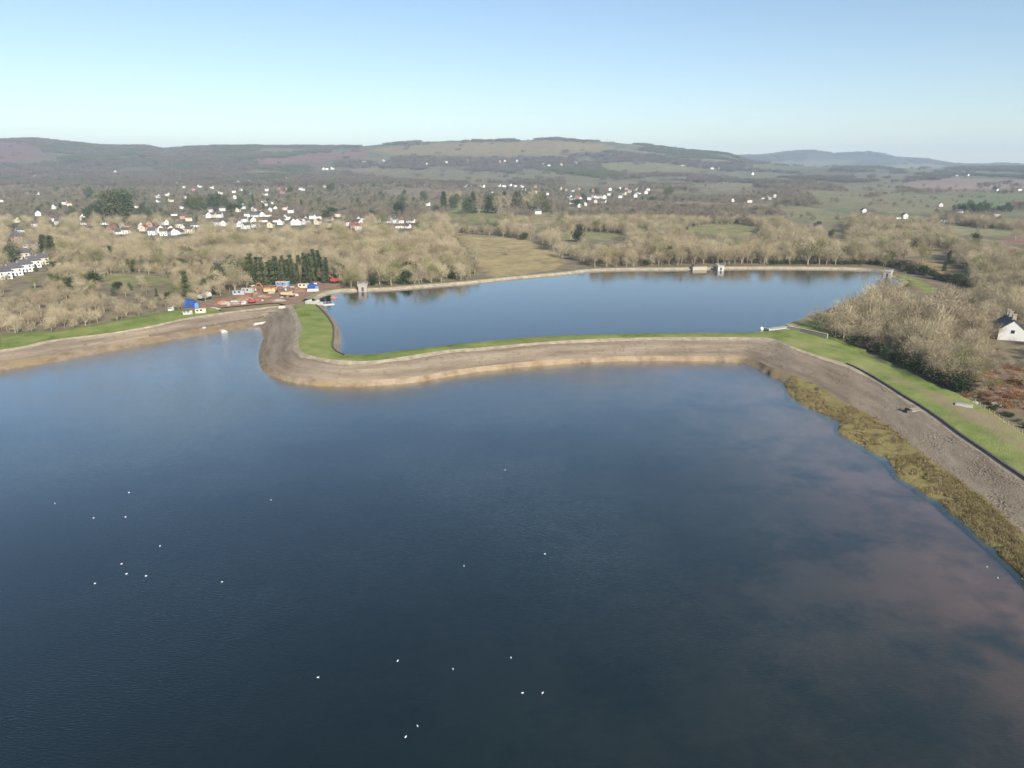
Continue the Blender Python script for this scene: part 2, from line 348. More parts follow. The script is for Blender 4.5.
wp = [unproj(a, b_, 3.6)[:2] for a, b_ in ((965,409),(986,420),(935,396),(905,383),(1010,440))]
M['worn_grass'] = worn_copy(M['grass'], 'worn bank grass', [(*wp[0], 7, 16, 0), (*wp[1], 6, 14, .1), (*wp[2], 4, 9, -.1), (*wp[3], 2.5, 12, .1), (*wp[4], 3, 9, 0)], (.25,.185,.125))
loft('right_bank_grass', [np.vstack([L[rb], L[:1]]) for L in (Rl, MG, Gl, GS)], M['worn_grass'], 4, zn=.2)
# upper lake ring
Ur = [U3(s[4], 5) for s in B] + [U3(C[0][3], 5)] + [U3(p, 5) for p in Ux]
Ul = catmull(Ur, True, 6)
o0 = (len(B)+1)*6-2
Uf = np.vstack([Ul[o0:], Ul[:1]])        # the part with the walled far bank
def orient(L):                            # signed area
    return np.sum(L[:, 0]*np.roll(L[:, 1], -1)-np.roll(L[:, 0], -1)*L[:, 1])
sg = -1 if orient(Ul) > 0 else 1          # offset() goes left of travel
kk = np.clip((np.arange(len(Uf))-27)/8, 0, 1)   # the stretch by the wood is a low grassed edge
T1 = offset(Uf, (1.0+1.2*kk)*sg, None, False); T1[:, 2] = 5.5+.7*kk; T2 = offset(Uf, (2.5+4*kk)*sg, None, False); T2[:, 2] = 5.5+.8*kk; T3 = offset(Uf, (5+5*kk)*sg, None, False); T3[:, 2] = 4.9-1.5*kk; T0 = offset(Uf, -4*sg, 3.8, False)
M['path'] = noisy('bank path', [(.3,(.17,.165,.08)), (.5,(.24,.215,.12)), (.7,(.31,.27,.18))], .15, 8, .3, 3)
loft('upper_bank_wall', [T0, Uf, T1], M['edge'], 2, zn=.05)
loft('upper_bank_path', [T1, T2, T3], M['path'], 2, zn=.08)
def flat_poly(name, pts, mat, kind='structure', ch=None):
    me = mesh_np(name, [tuple(p) for p in pts], [list(range(len(pts)))], (mat,))
    if me.polygons[0].normal.z < 0: me.flip_normals()
    return tag(link(name, me), kind=kind)
tl = catmull([unproj(*p, 5.1) for p in [(785,326.8),(803,319.8),(823,312.6),(845,304.6),(866,297)]], False, 4)
tg = catmull([unproj(p[0], p[1], p[2]) for p in [(788,328.6,5.02),(808,332.8,4.6),(826,337.2,4.15),(848,345.6,3.7),(866,352.8,3.25)]], False, 4)
loft('spillway_grass', [tl, tg], M['grass'], 4, zn=.1)
PAD = [(179,310.3),(215,308.3),(250,304.8),(276,302.8),(292,306),(314,303.8),(318,301.3),(322,297),(336,290),(346,286),(330,281),(310,281),(285,283),(262,284),(240,292),(225,298),(205,303),(185,306)]
pad3 = np.array([unproj(*p, 4.98) for p in PAD])
flat_poly('construction_ground', pad3, M['earth'])
# ------------------------------------------------------------------ water
def water_mat(name, rough, bump, wl, turb, absorb, gain):
    m = bpy.data.materials.new(name); m.use_nodes = True; t = m.node_tree; t.nodes.clear()
    out = N(t, 'ShaderNodeOutputMaterial'); g = N(t, 'ShaderNodeNewGeometry')
    mp = N(t, 'ShaderNodeMapping'); mp.inputs['Rotation'].default_value = (0,0,R_(38)); mp.inputs['Scale'].default_value = (1,3.2,1); t.links.new(g.outputs['Position'], mp.inputs['Vector'])
    n = N(t, 'ShaderNodeTexNoise', Scale=wl, Detail=3.0, Roughness=.5); t.links.new(mp.outputs[0], n.inputs['Vector'])
    big = N(t, 'ShaderNodeTexNoise', Scale=.012, Detail=4.0); t.links.new(g.outputs['Position'], big.inputs['Vector'])
    mr = N(t, 'ShaderNodeMapRange'); mr.inputs['From Min'].default_value = .35; mr.inputs['From Max'].default_value = .65; mr.inputs['To Min'].default_value = bump*.35; mr.inputs['To Max'].default_value = bump*1.3
    t.links.new(big.outputs['Fac'], mr.inputs['Value'])
    bp = N(t, 'ShaderNodeBump', Distance=.10); t.links.new(mr.outputs[0], bp.inputs['Strength']); t.links.new(n.outputs['Fac'], bp.inputs['Height'])
    fr = N(t, 'ShaderNodeFresnel', IOR=1.45); t.links.new(bp.outputs[0], fr.inputs['Normal'])
    gl = N(t, 'ShaderNodeBsdfGlossy', Roughness=rough); gl.inputs['Color'].default_value = (1,1,1,1); t.links.new(bp.outputs[0], gl.inputs['Normal'])
    tr = N(t, 'ShaderNodeBsdfTransparent'); df = N(t, 'ShaderNodeBsdfDiffuse'); df.inputs['Color'].default_value = (*turb, 1)
    m1 = N(t, 'ShaderNodeMixShader'); m1.inputs[0].default_value = .3; t.links.new(tr.outputs[0], m1.inputs[1]); t.links.new(df.outputs[0], m1.inputs[2])
    m2 = N(t, 'ShaderNodeMixShader'); 
    nb_ = N(t, 'ShaderNodeMath', operation='SUBTRACT'); nb_.inputs[0].default_value = 1; t.links.new(g.outputs['Backfacing'], nb_.inputs[1])
    fm = N(t, 'ShaderNodeMath', operation='MULTIPLY'); t.links.new(fr.outputs[0], fm.inputs[0]); t.links.new(nb_.outputs[0], fm.inputs[1])   # light leaving the water passes straight
    fg = N(t, 'ShaderNodeMath', operation='MULTIPLY'); fg.use_clamp = True; fg.inputs[1].default_value = gain; t.links.new(fm.outputs[0], fg.inputs[0]); t.links.new(fg.outputs[0], m2.inputs[0]); t.links.new(m1.outputs[0], m2.inputs[1]); t.links.new(gl.outputs[0], m2.inputs[2])
    t.links.new(m2.outputs[0], out.inputs['Surface'])
    va = N(t, 'ShaderNodeVolumeAbsorption', Density=absorb); va.inputs['Color'].default_value = (.24,.42,.42,1); t.links.new(va.outputs[0], out.inputs['Volume'])
    return m
def water_body(name, ring, zt, zb, mat):
    n = len(ring); V = [(p[0], p[1], zt) for p in ring] + [(p[0], p[1], zb) for p in ring]
    F = [list(range(n)), list(range(n, 2*n))[::-1]] + [[i, n+i, n+(i+1) % n, (i+1) % n] for i in range(n)]
    me = mesh_np(name, V, F, (mat,))
    bm = bmesh.new(); bm.from_mesh(me); bmesh.ops.recalc_face_normals(bm, faces=bm.faces); bm.to_mesh(me); bm.free()
    return tag(link(name, me), kind='structure')
Wout = catmull(Wr, True, 4); Wout = offset(Wout, 4.0)
M['water_lo'] = water_mat('lower lake water', .03, .62, 1.15, (.004,.021,.013), .25, 1.9)
M['water_up'] = water_mat('upper lake water', .06, .13, .8, (.006,.018,.03), .9, 1.25)
water_body('lower_lake_water', Wout, 0.0, -11, M['water_lo'])
water_body('upper_lake_water', offset(Ul, .9*sg), 5.0, 1.0, M['water_up'])
# bed of the lower lake
M['bed'] = noisy('lake bed silt', [(.32,(.10,.055,.032)), (.45,(.24,.125,.075)), (.56,(.38,.19,.125)), (.72,(.46,.24,.16))], .02, 9, 0, second=(.06,(.06,.045,.028),.46,.66))
bx = np.arange(-300, 170, 6.0); by = np.arange(-215, 330, 6.0); BX, BY = np.meshgrid(bx, by)
Wp = [tuple(p[:2]) for p in Wl[::4]]
ins = in_poly(BX, BY, Wp); ds = seg_dist(BX, BY, Wp)
rsh = [tuple(p[:2]) for p in Wl[nB*SUB-24:(nC+4)*SUB:4]]
dr = seg_dist(BX, BY, rsh, False)
deep = np.clip((dr-5)/140, 0, 1)**1.5*11
BZ = -.35-np.minimum(ds*.42, deep+.25) - (fbm(BX*.02, BY*.02)-.47)*1.2*np.clip(ds/30, 0, 1)
BZ = np.minimum(BZ, -.22); BZ = np.where(ins, BZ, -1.6)
nr, nc = BX.shape; idx = np.arange(nr*nc).reshape(nr, nc)
F = np.stack([idx[:-1,:-1], idx[:-1,1:], idx[1:,1:], idx[1:,:-1]], -1).reshape(-1, 4)
keep = (ins | (ds < 8)).reshape(-1); F = F[keep[F].all(1)]
me = mesh_np('lake_bed', np.stack([BX, BY, BZ], -1).reshape(-1, 3), F, (M['bed'],), smooth=True); tag(link('lake_bed', me), kind='structure')
# ------------------------------------------------------------------ terrain
SKY = np.array([(-400,146),(0,140),(40,139),(80,143),(107,146),(150,146.5),(170,150),(190,147.5),(230,146.5),(330,146.5),(360,146.5),(400,143),(440,141),(475,140),(512,140.5),(530,140),(555,138.5),(580,141),(610,142),(650,146),(690,151),(725,154),(745,161),(800,166),(900,168.5),(1024,167),(1400,166)])
FAR = np.array([(-400,170),(700,170),(725,160),(740,156),(755,156),(768,155),(790,152),(810,151),(830,154.5),(845,153.5),(865,152.5),(885,155.5),(905,157.5),(925,157),(940,161.5),(960,163.5),(985,164),(1005,162.5),(1024,164),(1400,160)])
upolyE = [tuple(p[:2]) for p in offset(Ul, 5*sg)[::3]]; rpoly = [tuple(p[:2]) for p in Rl[::4]]
gpoly = [tuple(p[:2]) for p in Gl[::4]]
PAD2 = [tuple(p[:2]) for p in pad3]
def ground(x, y):
    x = np.asarray(x, float); y = np.asarray(y, float)
    d = np.maximum(y, 1)
    # column seen from the survey point, for the ridge line
    px = 512 + FPX*x/np.maximum(d*CP + (CAM_H-20)*SP, 1)
    ridge = row_h(4300., np.interp(px, SKY[:, 0], SKY[:, 1])); far = row_h(7500., np.interp(px, FAR[:, 0], FAR[:, 1]))
    kd = np.array([0, 800, 1200, 1700, 2300, 3000, 3650, 4300, 5000, 6200, 7500, 9000, 12000], float)
    base = [4.4, 4.4, 6, 12, 28, 58]
    sc = np.clip((ridge-60)/180, .35, 1.1)
    cols = [np.full(d.shape, 4.4), np.full(d.shape, 4.4), np.full(d.shape, 6.), np.full(d.shape, 12.), 18+10*sc, 26+34*sc, 58+(ridge-58)*.5, ridge, ridge-40, ridge*.3+20, far, far-60, far*0-20]
    z = np.zeros(d.shape); 
    for i in range(len(kd)-1):
        m = (d >= kd[i]) & (d < kd[i+1]); t = (d-kd[i])/(kd[i+1]-kd[i]); t = t*t*(3-2*t)*.5+t*.5
        z = np.where(m, cols[i]*(1-t)+cols[i+1]*t, z)
    z = np.where(d >= kd[-1], -20, z)
    a = np.clip((d-650)/2500, 0, 1)
    z = z + (fbm(x/260+3, y/260)-.47)*26*a*np.clip((4250-d)/800, .12, 1) + (fbm(x/70, y/70)-.47)*2.0*np.clip((d-500)/900, 0, 2.5)
    z = z + (fbm(x/40+9, y/40)-.47)*.7
    return z
def ground_cut(x, y):
    z = ground(x, y)
    near = (np.abs(x) < 500) & (y < 700) & (y > -300)
    xs, ys, zs = x[near], y[near], z[near]
    zs = np.minimum(zs, 4.55)
    for P, z0 in ((rpoly, 4.0), (upolyE, 4.0)):
        s = seg_dist(xs, ys, P); i = in_poly(xs, ys, P); zs = np.where(i, np.maximum(np.minimum(zs, z0-s*1.0), -14), zs)
    ig = in_poly(xs, ys, gpoly); zs = np.where(ig, np.minimum(zs, 3.2), zs)
    dg = seg_dist(xs, ys, gpoly[len(gpoly)//2:]); rgt = (xs > 60) & (ys < 330); zs = np.where(rgt, np.minimum(zs, 2.4+np.clip(dg-4, 0, 200)*.02), zs)
    z[near] = zs; return z
def grow(a, b, s, g, smax):
    o = [a]
    while o[-1] < b: o.append(o[-1]+s); s = min(s*g, smax)
    return o
gx = grow(430, 7500, 4.5, 1.06, 260); gx = np.array(sorted([-v for v in gx] + list(np.arange(-426, 430, 4.0)) + gx))
gy = np.array(sorted([-v for v in grow(10, 1500, 12, 1.15, 200)] + list(np.arange(4, 120, 12.)) + list(np.arange(120, 640, 4.0)) + grow(640, 12500, 4.5, 1.018, 160)))
GX, GY = np.meshgrid(gx, gy); GZ = ground_cut(GX.ravel(), GY.ravel()).reshape(GX.shape)
PXs, PYs = project(GX, np.maximum(GY, 30), GZ)
FIELDS = [  # polygon in the survey, linear colour
 ([(448,209),(470,205),(502,211),(498,222),(470,223),(447,219)], (.145,.16,.06)),
 ([(452,233),(500,236),(530,240),(552,250),(566,262),(552,270),(520,275),(490,277),(478,264),(468,248)], (.225,.20,.09)),
 ([(533,214),(562,211),(556,222),(533,231),(529,218)], (.19,.18,.085)),
 ([(562,231),(600,232),(630,235),(620,240),(580,242),(556,238)], (.16,.17,.07)),
 ([(683,228),(715,223),(745,224),(762,228),(745,236),(720,236),(690,233)], (.155,.165,.065)),
 ([(780,208),(800,206),(850,214),(838,222),(800,223),(782,216)], (.15,.16,.075)),
 ([(812,193),(840,196),(865,206),(850,210),(820,202)], (.14,.15,.07)),
 ([(880,196),(905,192),(945,195),(985,200),(960,206),(900,206),(885,203)], (.14,.15,.075)),
 ([(960,200),(990,199),(1012,203),(995,208.5),(962,209)], (.09,.155,.065)),
 ([(980,193),(1040,194),(1060,199),(1010,198)], (.125,.16,.07)),
 ([(900,182),(950,178),(1050,180),(1050,188),(980,189),(915,187)], (.20,.165,.125)),
 ([(940,222),(980,228),(1050,232),(1050,238),(960,235)], (.165,.17,.08)),
 ([(1004,238),(1050,239),(1050,246),(1000,242)], (.19,.12,.085)),
 ([(885,261),(910,259),(945,262),(968,272),(966,283),(947,283),(925,273),(900,267)], (.20,.17,.075)),
 ([(905,250),(940,246),(950,252),(930,256),(905,256)], (.19,.165,.085)),
 ([(366,150),(400,146),(440,143),(475,141.5),(512,142),(555,140.5),(590,142.5),(615,146),(600,151),(560,154),(512,157),(470,156),(430,155),(390,155)], (.185,.165,.075)),
 ([(-200,141),(0,141),(25,142),(45,150),(38,160),(0,162),(-200,162)], (.15,.095,.075)),
 ([(256,158),(285,157),(310,153),(368,151),(370,158),(320,161),(285,164),(256,164)], (.165,.11,.08)),
 ([(380,168),(440,170),(500,172),(540,176),(500,180),(430,178),(385,176)], (.15,.15,.08)),
 ([(600,163),(640,161),(680,165),(720,170),(690,172),(640,172),(605,170)], (.15,.155,.075)),
 ([(520,168),(560,172),(550,178),(515,176)], (.14,.15,.075)),
 ([(745,166),(790,160),(850,160),(845,166),(790,170)], (.13,.14,.07)),
 ([(880,165),(930,163),(960,168),(920,172)], (.15,.155,.07)),
 ([(100,278),(115,273),(150,276),(172,278),(165,285),(130,286),(108,284)], (.155,.165,.065)),
 ([(889,273.2),(905,274.8),(920,280),(936,290),(932,294),(918,288),(905,281.5),(892,277)], (.14,.175,.045)),
 ([(955,362),(1060,368),(1070,420),(1020,412),(985,398)], (.165,.125,.08)),
 ([(690,185),(740,184),(765,188),(720,191)], (.14,.145,.08)), ([(840,183),(900,181),(896,190),(850,189)], (.135,.14,.08)), ([(858,200),(880,204),(935,208),(930,214),(880,212)], (.15,.155,.08)),
 ([(1000,210),(1050,212),(1050,218),(1005,216)], (.13,.14,.075)), ([(395,186),(450,190),(440,195),(392,192)], (.15,.13,.085)), ([(560,176),(610,178),(640,182),(600,186),(565,184)], (.14,.14,.08)),
 ([(820,225),(842,228),(846,236),(825,234)], (.15,.15,.07)), ([(700,172),(760,171),(800,174),(740,177)], (.13,.135,.075)), ([(640,176),(690,177),(680,182),(645,181)], (.135,.14,.075)), ([(860,172),(915,174),(900,179),(850,177)], (.14,.14,.085)),
]
HOUSES = """30,177.5 34,177.3 27,194 34,194 38,194.5 1.5,202 65,205 70,206 55,209 38,216 16,222.5 53,221.5 59,225 36,227.5 88,219 82,220 102.5,218 105,224.5 86,224.5 92,225.5 112.5,232.5 120,234 13,236 22,234
115,173 177.5,184.5 184,184 184,188 199,182.5 200,187.5 193,190.6 212.5,182.5 217.5,182.5 235.6,182.5 220.6,194.5 212,189.5 157.5,198 167,196 158,202.5 186,199 191,201 197.5,201 171,202 183,209 136,209 145,210 182.5,219 175,215.6 210,212.5 222.5,211 207.5,218 214,217.5 220,217.5 225,226 216,226 189,221
126,230 127.5,234 139,229 144,231 151,227 153,235 160,232.5 164,235.6 164,225 169,230 172.5,235 180,227.5 180,234 185,231 190,233 196,227
237.5,182.5 241,179.5 247.5,179 253,179 249,182.5 271,179.5 277,180.5 287,179.5 234,193 241,191 249,195 267,191 265,195.6 279,190 282.5,194 286,190.6 300,190 303.5,190.6 325,187.5 235.6,199 240,205 264,202 265,206 272,204.5 274,209 285,210 291,213 238,212 242.5,209 255,211 262.5,212.5 269,212 247.5,217 254,217 261,216.5 267.5,216.5 237.5,222.5 244,222 252.5,223 263,222 245.6,229 237,227 256,228 271,227.5 277.5,222 281,224.5 287,220 292.5,225 299,225 304,220 306,224.5 312.5,219 317.5,219.5 318,224.5 330,223 338,217 331,227 347,226 332.5,169.5 323,170 327,170
364,163 384,162 417.5,164 427.5,165 439,164 446,163 463,162 347.5,186 359,185 373,183 381,184 389,184.5 396,184 402.5,185 422.5,184 429,184 454,186 459,185.6 465,187 427.5,206 354,229 359,225 361,220 377.5,222.5 386,223 394,223 400,224 400,228 406,228 411,222.5 417.5,222.5 359,230
467.5,161 500,162.5 505,162 517.5,162 543,165 549,166.5 561,165.6 575.6,164 469,186 479,187 483,187.7 499,187 504,187 510,186.5 515,187 522,188 524,191 492.5,193 535,188 536,194 547,195 497.5,204 537.5,214 561,190 565,191
572.5,192 579,190.6 592.5,192 569,197.5 572.5,200 577.5,199 582,199 571,204 576,204 585,206 589,200 594,198 599,198.5 595.6,203 604,199 604,202.5 609,195.6 610,190.6 579,207.5 620,190 625.6,190 624,195 630,193 635.6,190.6 639,194 635,197.5 645.6,194 647.5,190.6 620,198
683,166 699.5,166 712,169 717.5,169 709,179.5 722,178 729,178 752.5,175 776.5,165 797,165.5 800,182.6 794,183 732,202 749,202.5 762,199 769,199.7 775,198
957,176 967.5,176 984,169.6 896.6,219 904,218.7 863,213 940.6,223 940.6,206.5 958.6,213 996,217 1019,191 996,191"""
HOUSES = [tuple(map(float, s.split(','))) for s in HOUSES.split()]
def on_ground(px, py):                    # where the sight line meets the terrain
    u = (px-512)/FPX; v = (384-py)/FPX; f = CP+v*SP
    ys = np.concatenate([np.arange(150, 1200, 2.), np.arange(1200, 9000, 10.)])
    xs = u*ys/f; zs = CAM_H+ys*(-SP+v*CP)/f; g = ground(xs, ys)
    i = np.argmax(zs < g)
    if not (zs < g).any(): i = int(np.argmin(zs-g))
    return xs[i], ys[i], g[i]
# town gardens: lighter, grey-green
colr = np.empty(GX.shape+(4,)); colr[..., 3] = 1
nz = fbm(GX/90, GY/90)[..., None]; nz2 = fbm(GX/25+40, GY/25)[..., None]
colr[..., :3] = np.array((.16,.125,.08))*(1-nz)+np.array((.20,.17,.10))*nz
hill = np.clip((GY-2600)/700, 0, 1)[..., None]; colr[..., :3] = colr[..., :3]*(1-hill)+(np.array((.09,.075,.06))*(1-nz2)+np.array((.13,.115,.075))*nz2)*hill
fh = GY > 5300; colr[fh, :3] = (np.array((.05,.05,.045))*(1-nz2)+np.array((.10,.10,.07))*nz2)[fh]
TOWN = [[(-20,200),(60,196),(110,182),(200,178),(340,180),(425,205),(420,231),(300,231),(200,236),(100,236),(-20,232)], [(440,183),(560,186),(650,188),(650,199),(600,208),(560,207),(540,196),(440,190)], [(-20,228),(48,238),(46,268),(-20,282)]]
for P in TOWN:
    m = in_poly(PXs, PYs, P) & (GY > 300); colr[m, :3] = (np.array((.12,.105,.06))*(1-nz2)+np.array((.15,.135,.085))*nz2)[m]
fc, cc_, bd = field_cell(GX, GY, PXs); PAL = np.array([(.15,.155,.08), (.185,.17,.09), (.135,.15,.075), (.21,.18,.115), (.155,.155,.085), (.16,.13,.09)])
m = fc & (GY > 950) & (GY < 5200) & (GX**2 >= 0)
for P in TOWN: m &= ~in_poly(PXs, PYs, P)
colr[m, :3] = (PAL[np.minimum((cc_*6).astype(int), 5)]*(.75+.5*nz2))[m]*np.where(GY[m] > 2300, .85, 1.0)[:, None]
for P, c in FIELDS:
    jx = PXs+(nz2[..., 0]-.47)*4; jy = PYs+(nz[..., 0]-.47)*1.5
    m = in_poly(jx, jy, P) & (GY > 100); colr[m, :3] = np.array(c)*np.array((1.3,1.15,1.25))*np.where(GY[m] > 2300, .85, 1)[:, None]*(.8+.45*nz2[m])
nr, nc = GX.shape; idx = np.arange(nr*nc).reshape(nr, nc)
F = np.stack([idx[:-1,:-1], idx[:-1,1:], idx[1:,1:], idx[1:,:-1]], -1).reshape(-1, 4)
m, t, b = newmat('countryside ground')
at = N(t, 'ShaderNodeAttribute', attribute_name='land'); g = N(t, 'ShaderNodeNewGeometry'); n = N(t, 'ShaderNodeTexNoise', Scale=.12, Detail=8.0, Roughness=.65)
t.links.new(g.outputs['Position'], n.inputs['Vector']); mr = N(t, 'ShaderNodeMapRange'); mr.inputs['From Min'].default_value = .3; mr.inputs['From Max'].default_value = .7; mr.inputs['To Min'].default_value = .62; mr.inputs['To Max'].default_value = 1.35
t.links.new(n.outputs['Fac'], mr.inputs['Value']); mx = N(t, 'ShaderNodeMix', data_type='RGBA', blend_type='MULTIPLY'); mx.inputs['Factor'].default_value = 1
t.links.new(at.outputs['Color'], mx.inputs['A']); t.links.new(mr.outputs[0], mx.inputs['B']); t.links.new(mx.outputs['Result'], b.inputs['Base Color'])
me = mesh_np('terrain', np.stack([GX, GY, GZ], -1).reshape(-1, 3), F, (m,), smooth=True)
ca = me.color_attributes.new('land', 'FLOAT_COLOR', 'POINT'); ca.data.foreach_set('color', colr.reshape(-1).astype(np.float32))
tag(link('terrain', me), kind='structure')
# ------------------------------------------------------------------ trees
def blade_mesh(name, P, D, L, Wd, mat):  # many thin tapering blades: base point, direction, length, width
    n = len(P); rnd = np.random.default_rng(n)
    D = D/np.linalg.norm(D, axis=1)[:, None]; a = np.cross(D, rnd.normal(size=(n, 3))); a /= np.linalg.norm(a, axis=1)[:, None]+1e-9
    V = np.empty((n, 3, 3)); V[:, 0] = P-a*Wd[:, None]/2; V[:, 1] = P+a*Wd[:, None]/2; V[:, 2] = P+D*L[:, None]
    return mesh_np(name, V.reshape(-1, 3), np.arange(n*3).reshape(-1, 3), (mat,))
def bare_tree(seed, nb=1700, H=12.0, Rw=4.6, low=.05, tl=1.0, tw=.075, limbs=7, mt='twig'):
    r = np.random.default_rng(seed); tb = MB(); tips = []
    top = np.array([r.normal()*.4, r.normal()*.4, H*.42]); tb.tube((0,0,-.4), top*.5, .30, .24, 6); tb.tube(top*.5, top, .24, .18, 6)
    ctr = np.array([0, 0, H*.60]); ph = r.random()*6
    for i in range(limbs):
        a = ph+i*2*math.pi/limbs*1.0+r.normal()*.25; st = top*(.25+.75*r.random()); up = r.uniform(.0, 1.0)
        e = np.array([math.cos(a)*Rw*(.55 if up > .6 else .75), math.sin(a)*Rw*(.55 if up > .6 else .75), H*(.30+.57*up)])
        m1 = st+(e-st)*.45+np.array([0,0,.25*H*.2]); tb.tube(st, m1, .15, .09, 5); tb.tube(m1, e, .09, .035, 4)
        for k in range(5):
            s2 = m1+(e-m1)*r.uniform(-.3, 1); d = r.normal(size=3); d[2] = abs(d[2])*.9; d /= np.linalg.norm(d)
            e2 = s2+d*r.uniform(.25, .5)*Rw; tb.tube(s2, e2, .05, .02, 3); tips += [s2*.4+e2*.6, e2, e2]
        tips += [e, m1]
    tips = np.array(tips)
    ip = r.integers(len(tips), size=nb); P = tips[ip]+r.normal(size=(nb, 3))*np.array([.95, .95, .8])*Rw*.18
    # fill towards an egg shaped outline, broken by the limbs' own clusters
    q = r.normal(size=(nb, 3)); q /= np.linalg.norm(q, axis=1)[:, None]; q *= (r.random(nb)**.4)[:, None]
    E = np.array([0,0,H*.50])+q*np.array([Rw, Rw, H*.49]); f = (r.random(nb) < .26)[:, None]; P = np.where(f, E, P)
    lowz = H*low*r.uniform(.25, 1.1, nb); P[:, 2] = np.where(P[:, 2] < lowz, lowz+r.random(nb)*H*.12, P[:, 2])
    D = (P-ctr*np.array([1,1,.55]))/Rw+r.normal(size=(nb, 3))*.55; D[:, 2] += .25
    return tb.mesh('trunk', M['bark']), blade_mesh('crown', P, D, tl*r.uniform(.6, 1.3, nb), tw*r.uniform(.7, 1.4, nb), M[mt])
def conifer(seed, nb=2400, H=16.0, Rw=3.0, pw=1.0, mt='fir', blunt=.12):
    r = np.random.default_rng(seed); tb = MB().tube((0,0,-.4), (0,0,H*.9), .28, .05, 6)
    lay = np.sort(r.random(34)); h = lay[r.integers(34, size=nb)]*.94+.04+r.normal(size=nb)*.022; h = np.clip(h, .03, .98)
    rad = Rw*((1-h)**pw+blunt)*(.85+.3*np.sin(h*47+r.random()*6)); a = r.random(nb)*2*math.pi; rr = rad*np.sqrt(r.random(nb))*(.75+.25*np.cos(a*3+h*9))
    P = np.c_[np.cos(a)*rr, np.sin(a)*rr, h*H]; D = np.c_[np.cos(a), np.sin(a), r.normal(size=nb)*.3-.15]
    return tb.mesh('trunk', M['bark']), blade_mesh('crown', P, D, r.uniform(.7, 1.5, nb), r.uniform(.25, .5, nb), M[mt])
def leafy(seed, nb=900, H=5.0, Rw=2.8, mt='ever', bl=.55, bw=.28, stem=True):
    r = np.random.default_rng(seed); tb = MB().tube((0,0,-.3), (0,0,H*.6), .14, .06, 5)
    lob = r.normal(size=(9, 3)); lob /= np.linalg.norm(lob, axis=1)[:, None]; lob = lob*np.array([Rw*.55, Rw*.55, H*.25])+np.array([0,0,H*.52])
    ip = r.integers(9, size=nb); q = r.normal(size=(nb, 3)); q /= np.linalg.norm(q, axis=1)[:, None]
    P = lob[ip]+q*(r.random(nb)**.35)[:, None]*np.array([Rw*.5, Rw*.5, H*.28]); P[:, 2] = np.clip(P[:, 2], .1, H*1.1)
    D = q+r.normal(size=(nb, 3))*.6
    return tb.mesh('trunk', M['bark']), blade_mesh('crown', P, D, bl*r.uniform(.6, 1.4, nb), bw*r.uniform(.7, 1.4, nb), M[mt])
NEAR = [bare_tree(1), bare_tree(2, H=13, Rw=4.2, limbs=8), bare_tree(3, H=11, Rw=5.2), bare_tree(4, H=12.5, Rw=3.8, limbs=6), bare_tree(5, H=12, Rw=4.8, low=.12)]
FIR = [conifer(21), conifer(22, Rw=2.4, H=17), conifer(23, Rw=3.8, H=15, pw=.7)]
CEDAR = [leafy(31, 1500, 12, 5.2, 'fir', .9, .4), leafy(32, 1500, 13, 4.4, 'fir', .9, .4)]
SHRUB = [leafy(41, 700, 4.2, 2.7, 'hedge', .5, .16), leafy(42, 700, 3.6, 3.0, 'hedge', .5, .16), leafy(43, 700, 4.0, 2.5, 'ever')]
IVY = [bare_tree(51, 1500, 9, 4.2, .1, .9, .09, 7, 'ivy'), bare_tree(52, 1500, 8, 3.8, .1, .9, .09, 7, 'ivy')]
BRACK = [leafy(61, 500, 1.5, 2.4, 'bracken', .6, .12), leafy(62, 500, 1.2, 2.0, 'bracken', .6, .12)]
def tree(name, var, loc, h, base_h, label, cat='tree', group=None, wide=1.0, rz=None):
    s = h/base_h; z = s
    e = empty(name, loc, random.random()*6.28 if rz is None else rz, (s*wide, s*wide, s)); tag(e, label, cat, group)
    link('trunk', var[0], e); link('crown', var[1], e); return e
BASEH = [12., 13., 11., 12.5, 12.]
# ---- what must stay open: fields, lakes, houses, banks as surveyed
yy, xx = np.mgrid[0:768, 0:1324]; xx = xx-150; clear = np.zeros((768, 1324), bool)
def sz(px, py):                          # pixels per metre on the ground there
    p = on_ground(px, py); return FPX/(p[1]*CP+(CAM_H-p[2])*SP), p
for P, c in FIELDS: clear |= in_poly(xx, yy, P)
hp = []
for (hx, hy) in HOUSES:
    k, p = sz(hx, hy); hp.append((hx, hy, k, p))
    w2 = max(4.5*k, 1.6); clear |= (abs(xx-hx) <= w2) & (yy <= hy+.7) & (yy >= hy-max(5*k, 1.5))
OPEN = [[(788,328),(826,336),(862,350),(862,353),(790,345)], [(784,325),(803,317),(806,333),(788,329)], PAD, [(175,311),(205,303),(240,291),(262,283),(300,279),(345,279),(345,290),(320,302)],
        [(890,273),(905,274.5),(936,290),(926,294),(900,284)], [(988,326),(1030,326),(1030,343),(990,343)], [(955,366),(1075,376),(1075,420),(1020,410),(985,396)],
        [(480,262),(566,258),(600,268),(720,264),(880,265),(895,274),(880,276),(720,271),(600,274),(480,284)], [(8,262),(44,254),(46,270),(10,282)]]
for P in OPEN: clear |= in_poly(xx, yy, P)
upI = [tuple(p[:2]) for p in offset(Ul, 13*sg)[::3]]; gI = [tuple(p[:2]) for p in offset(Gl, 2.2)[::4]]
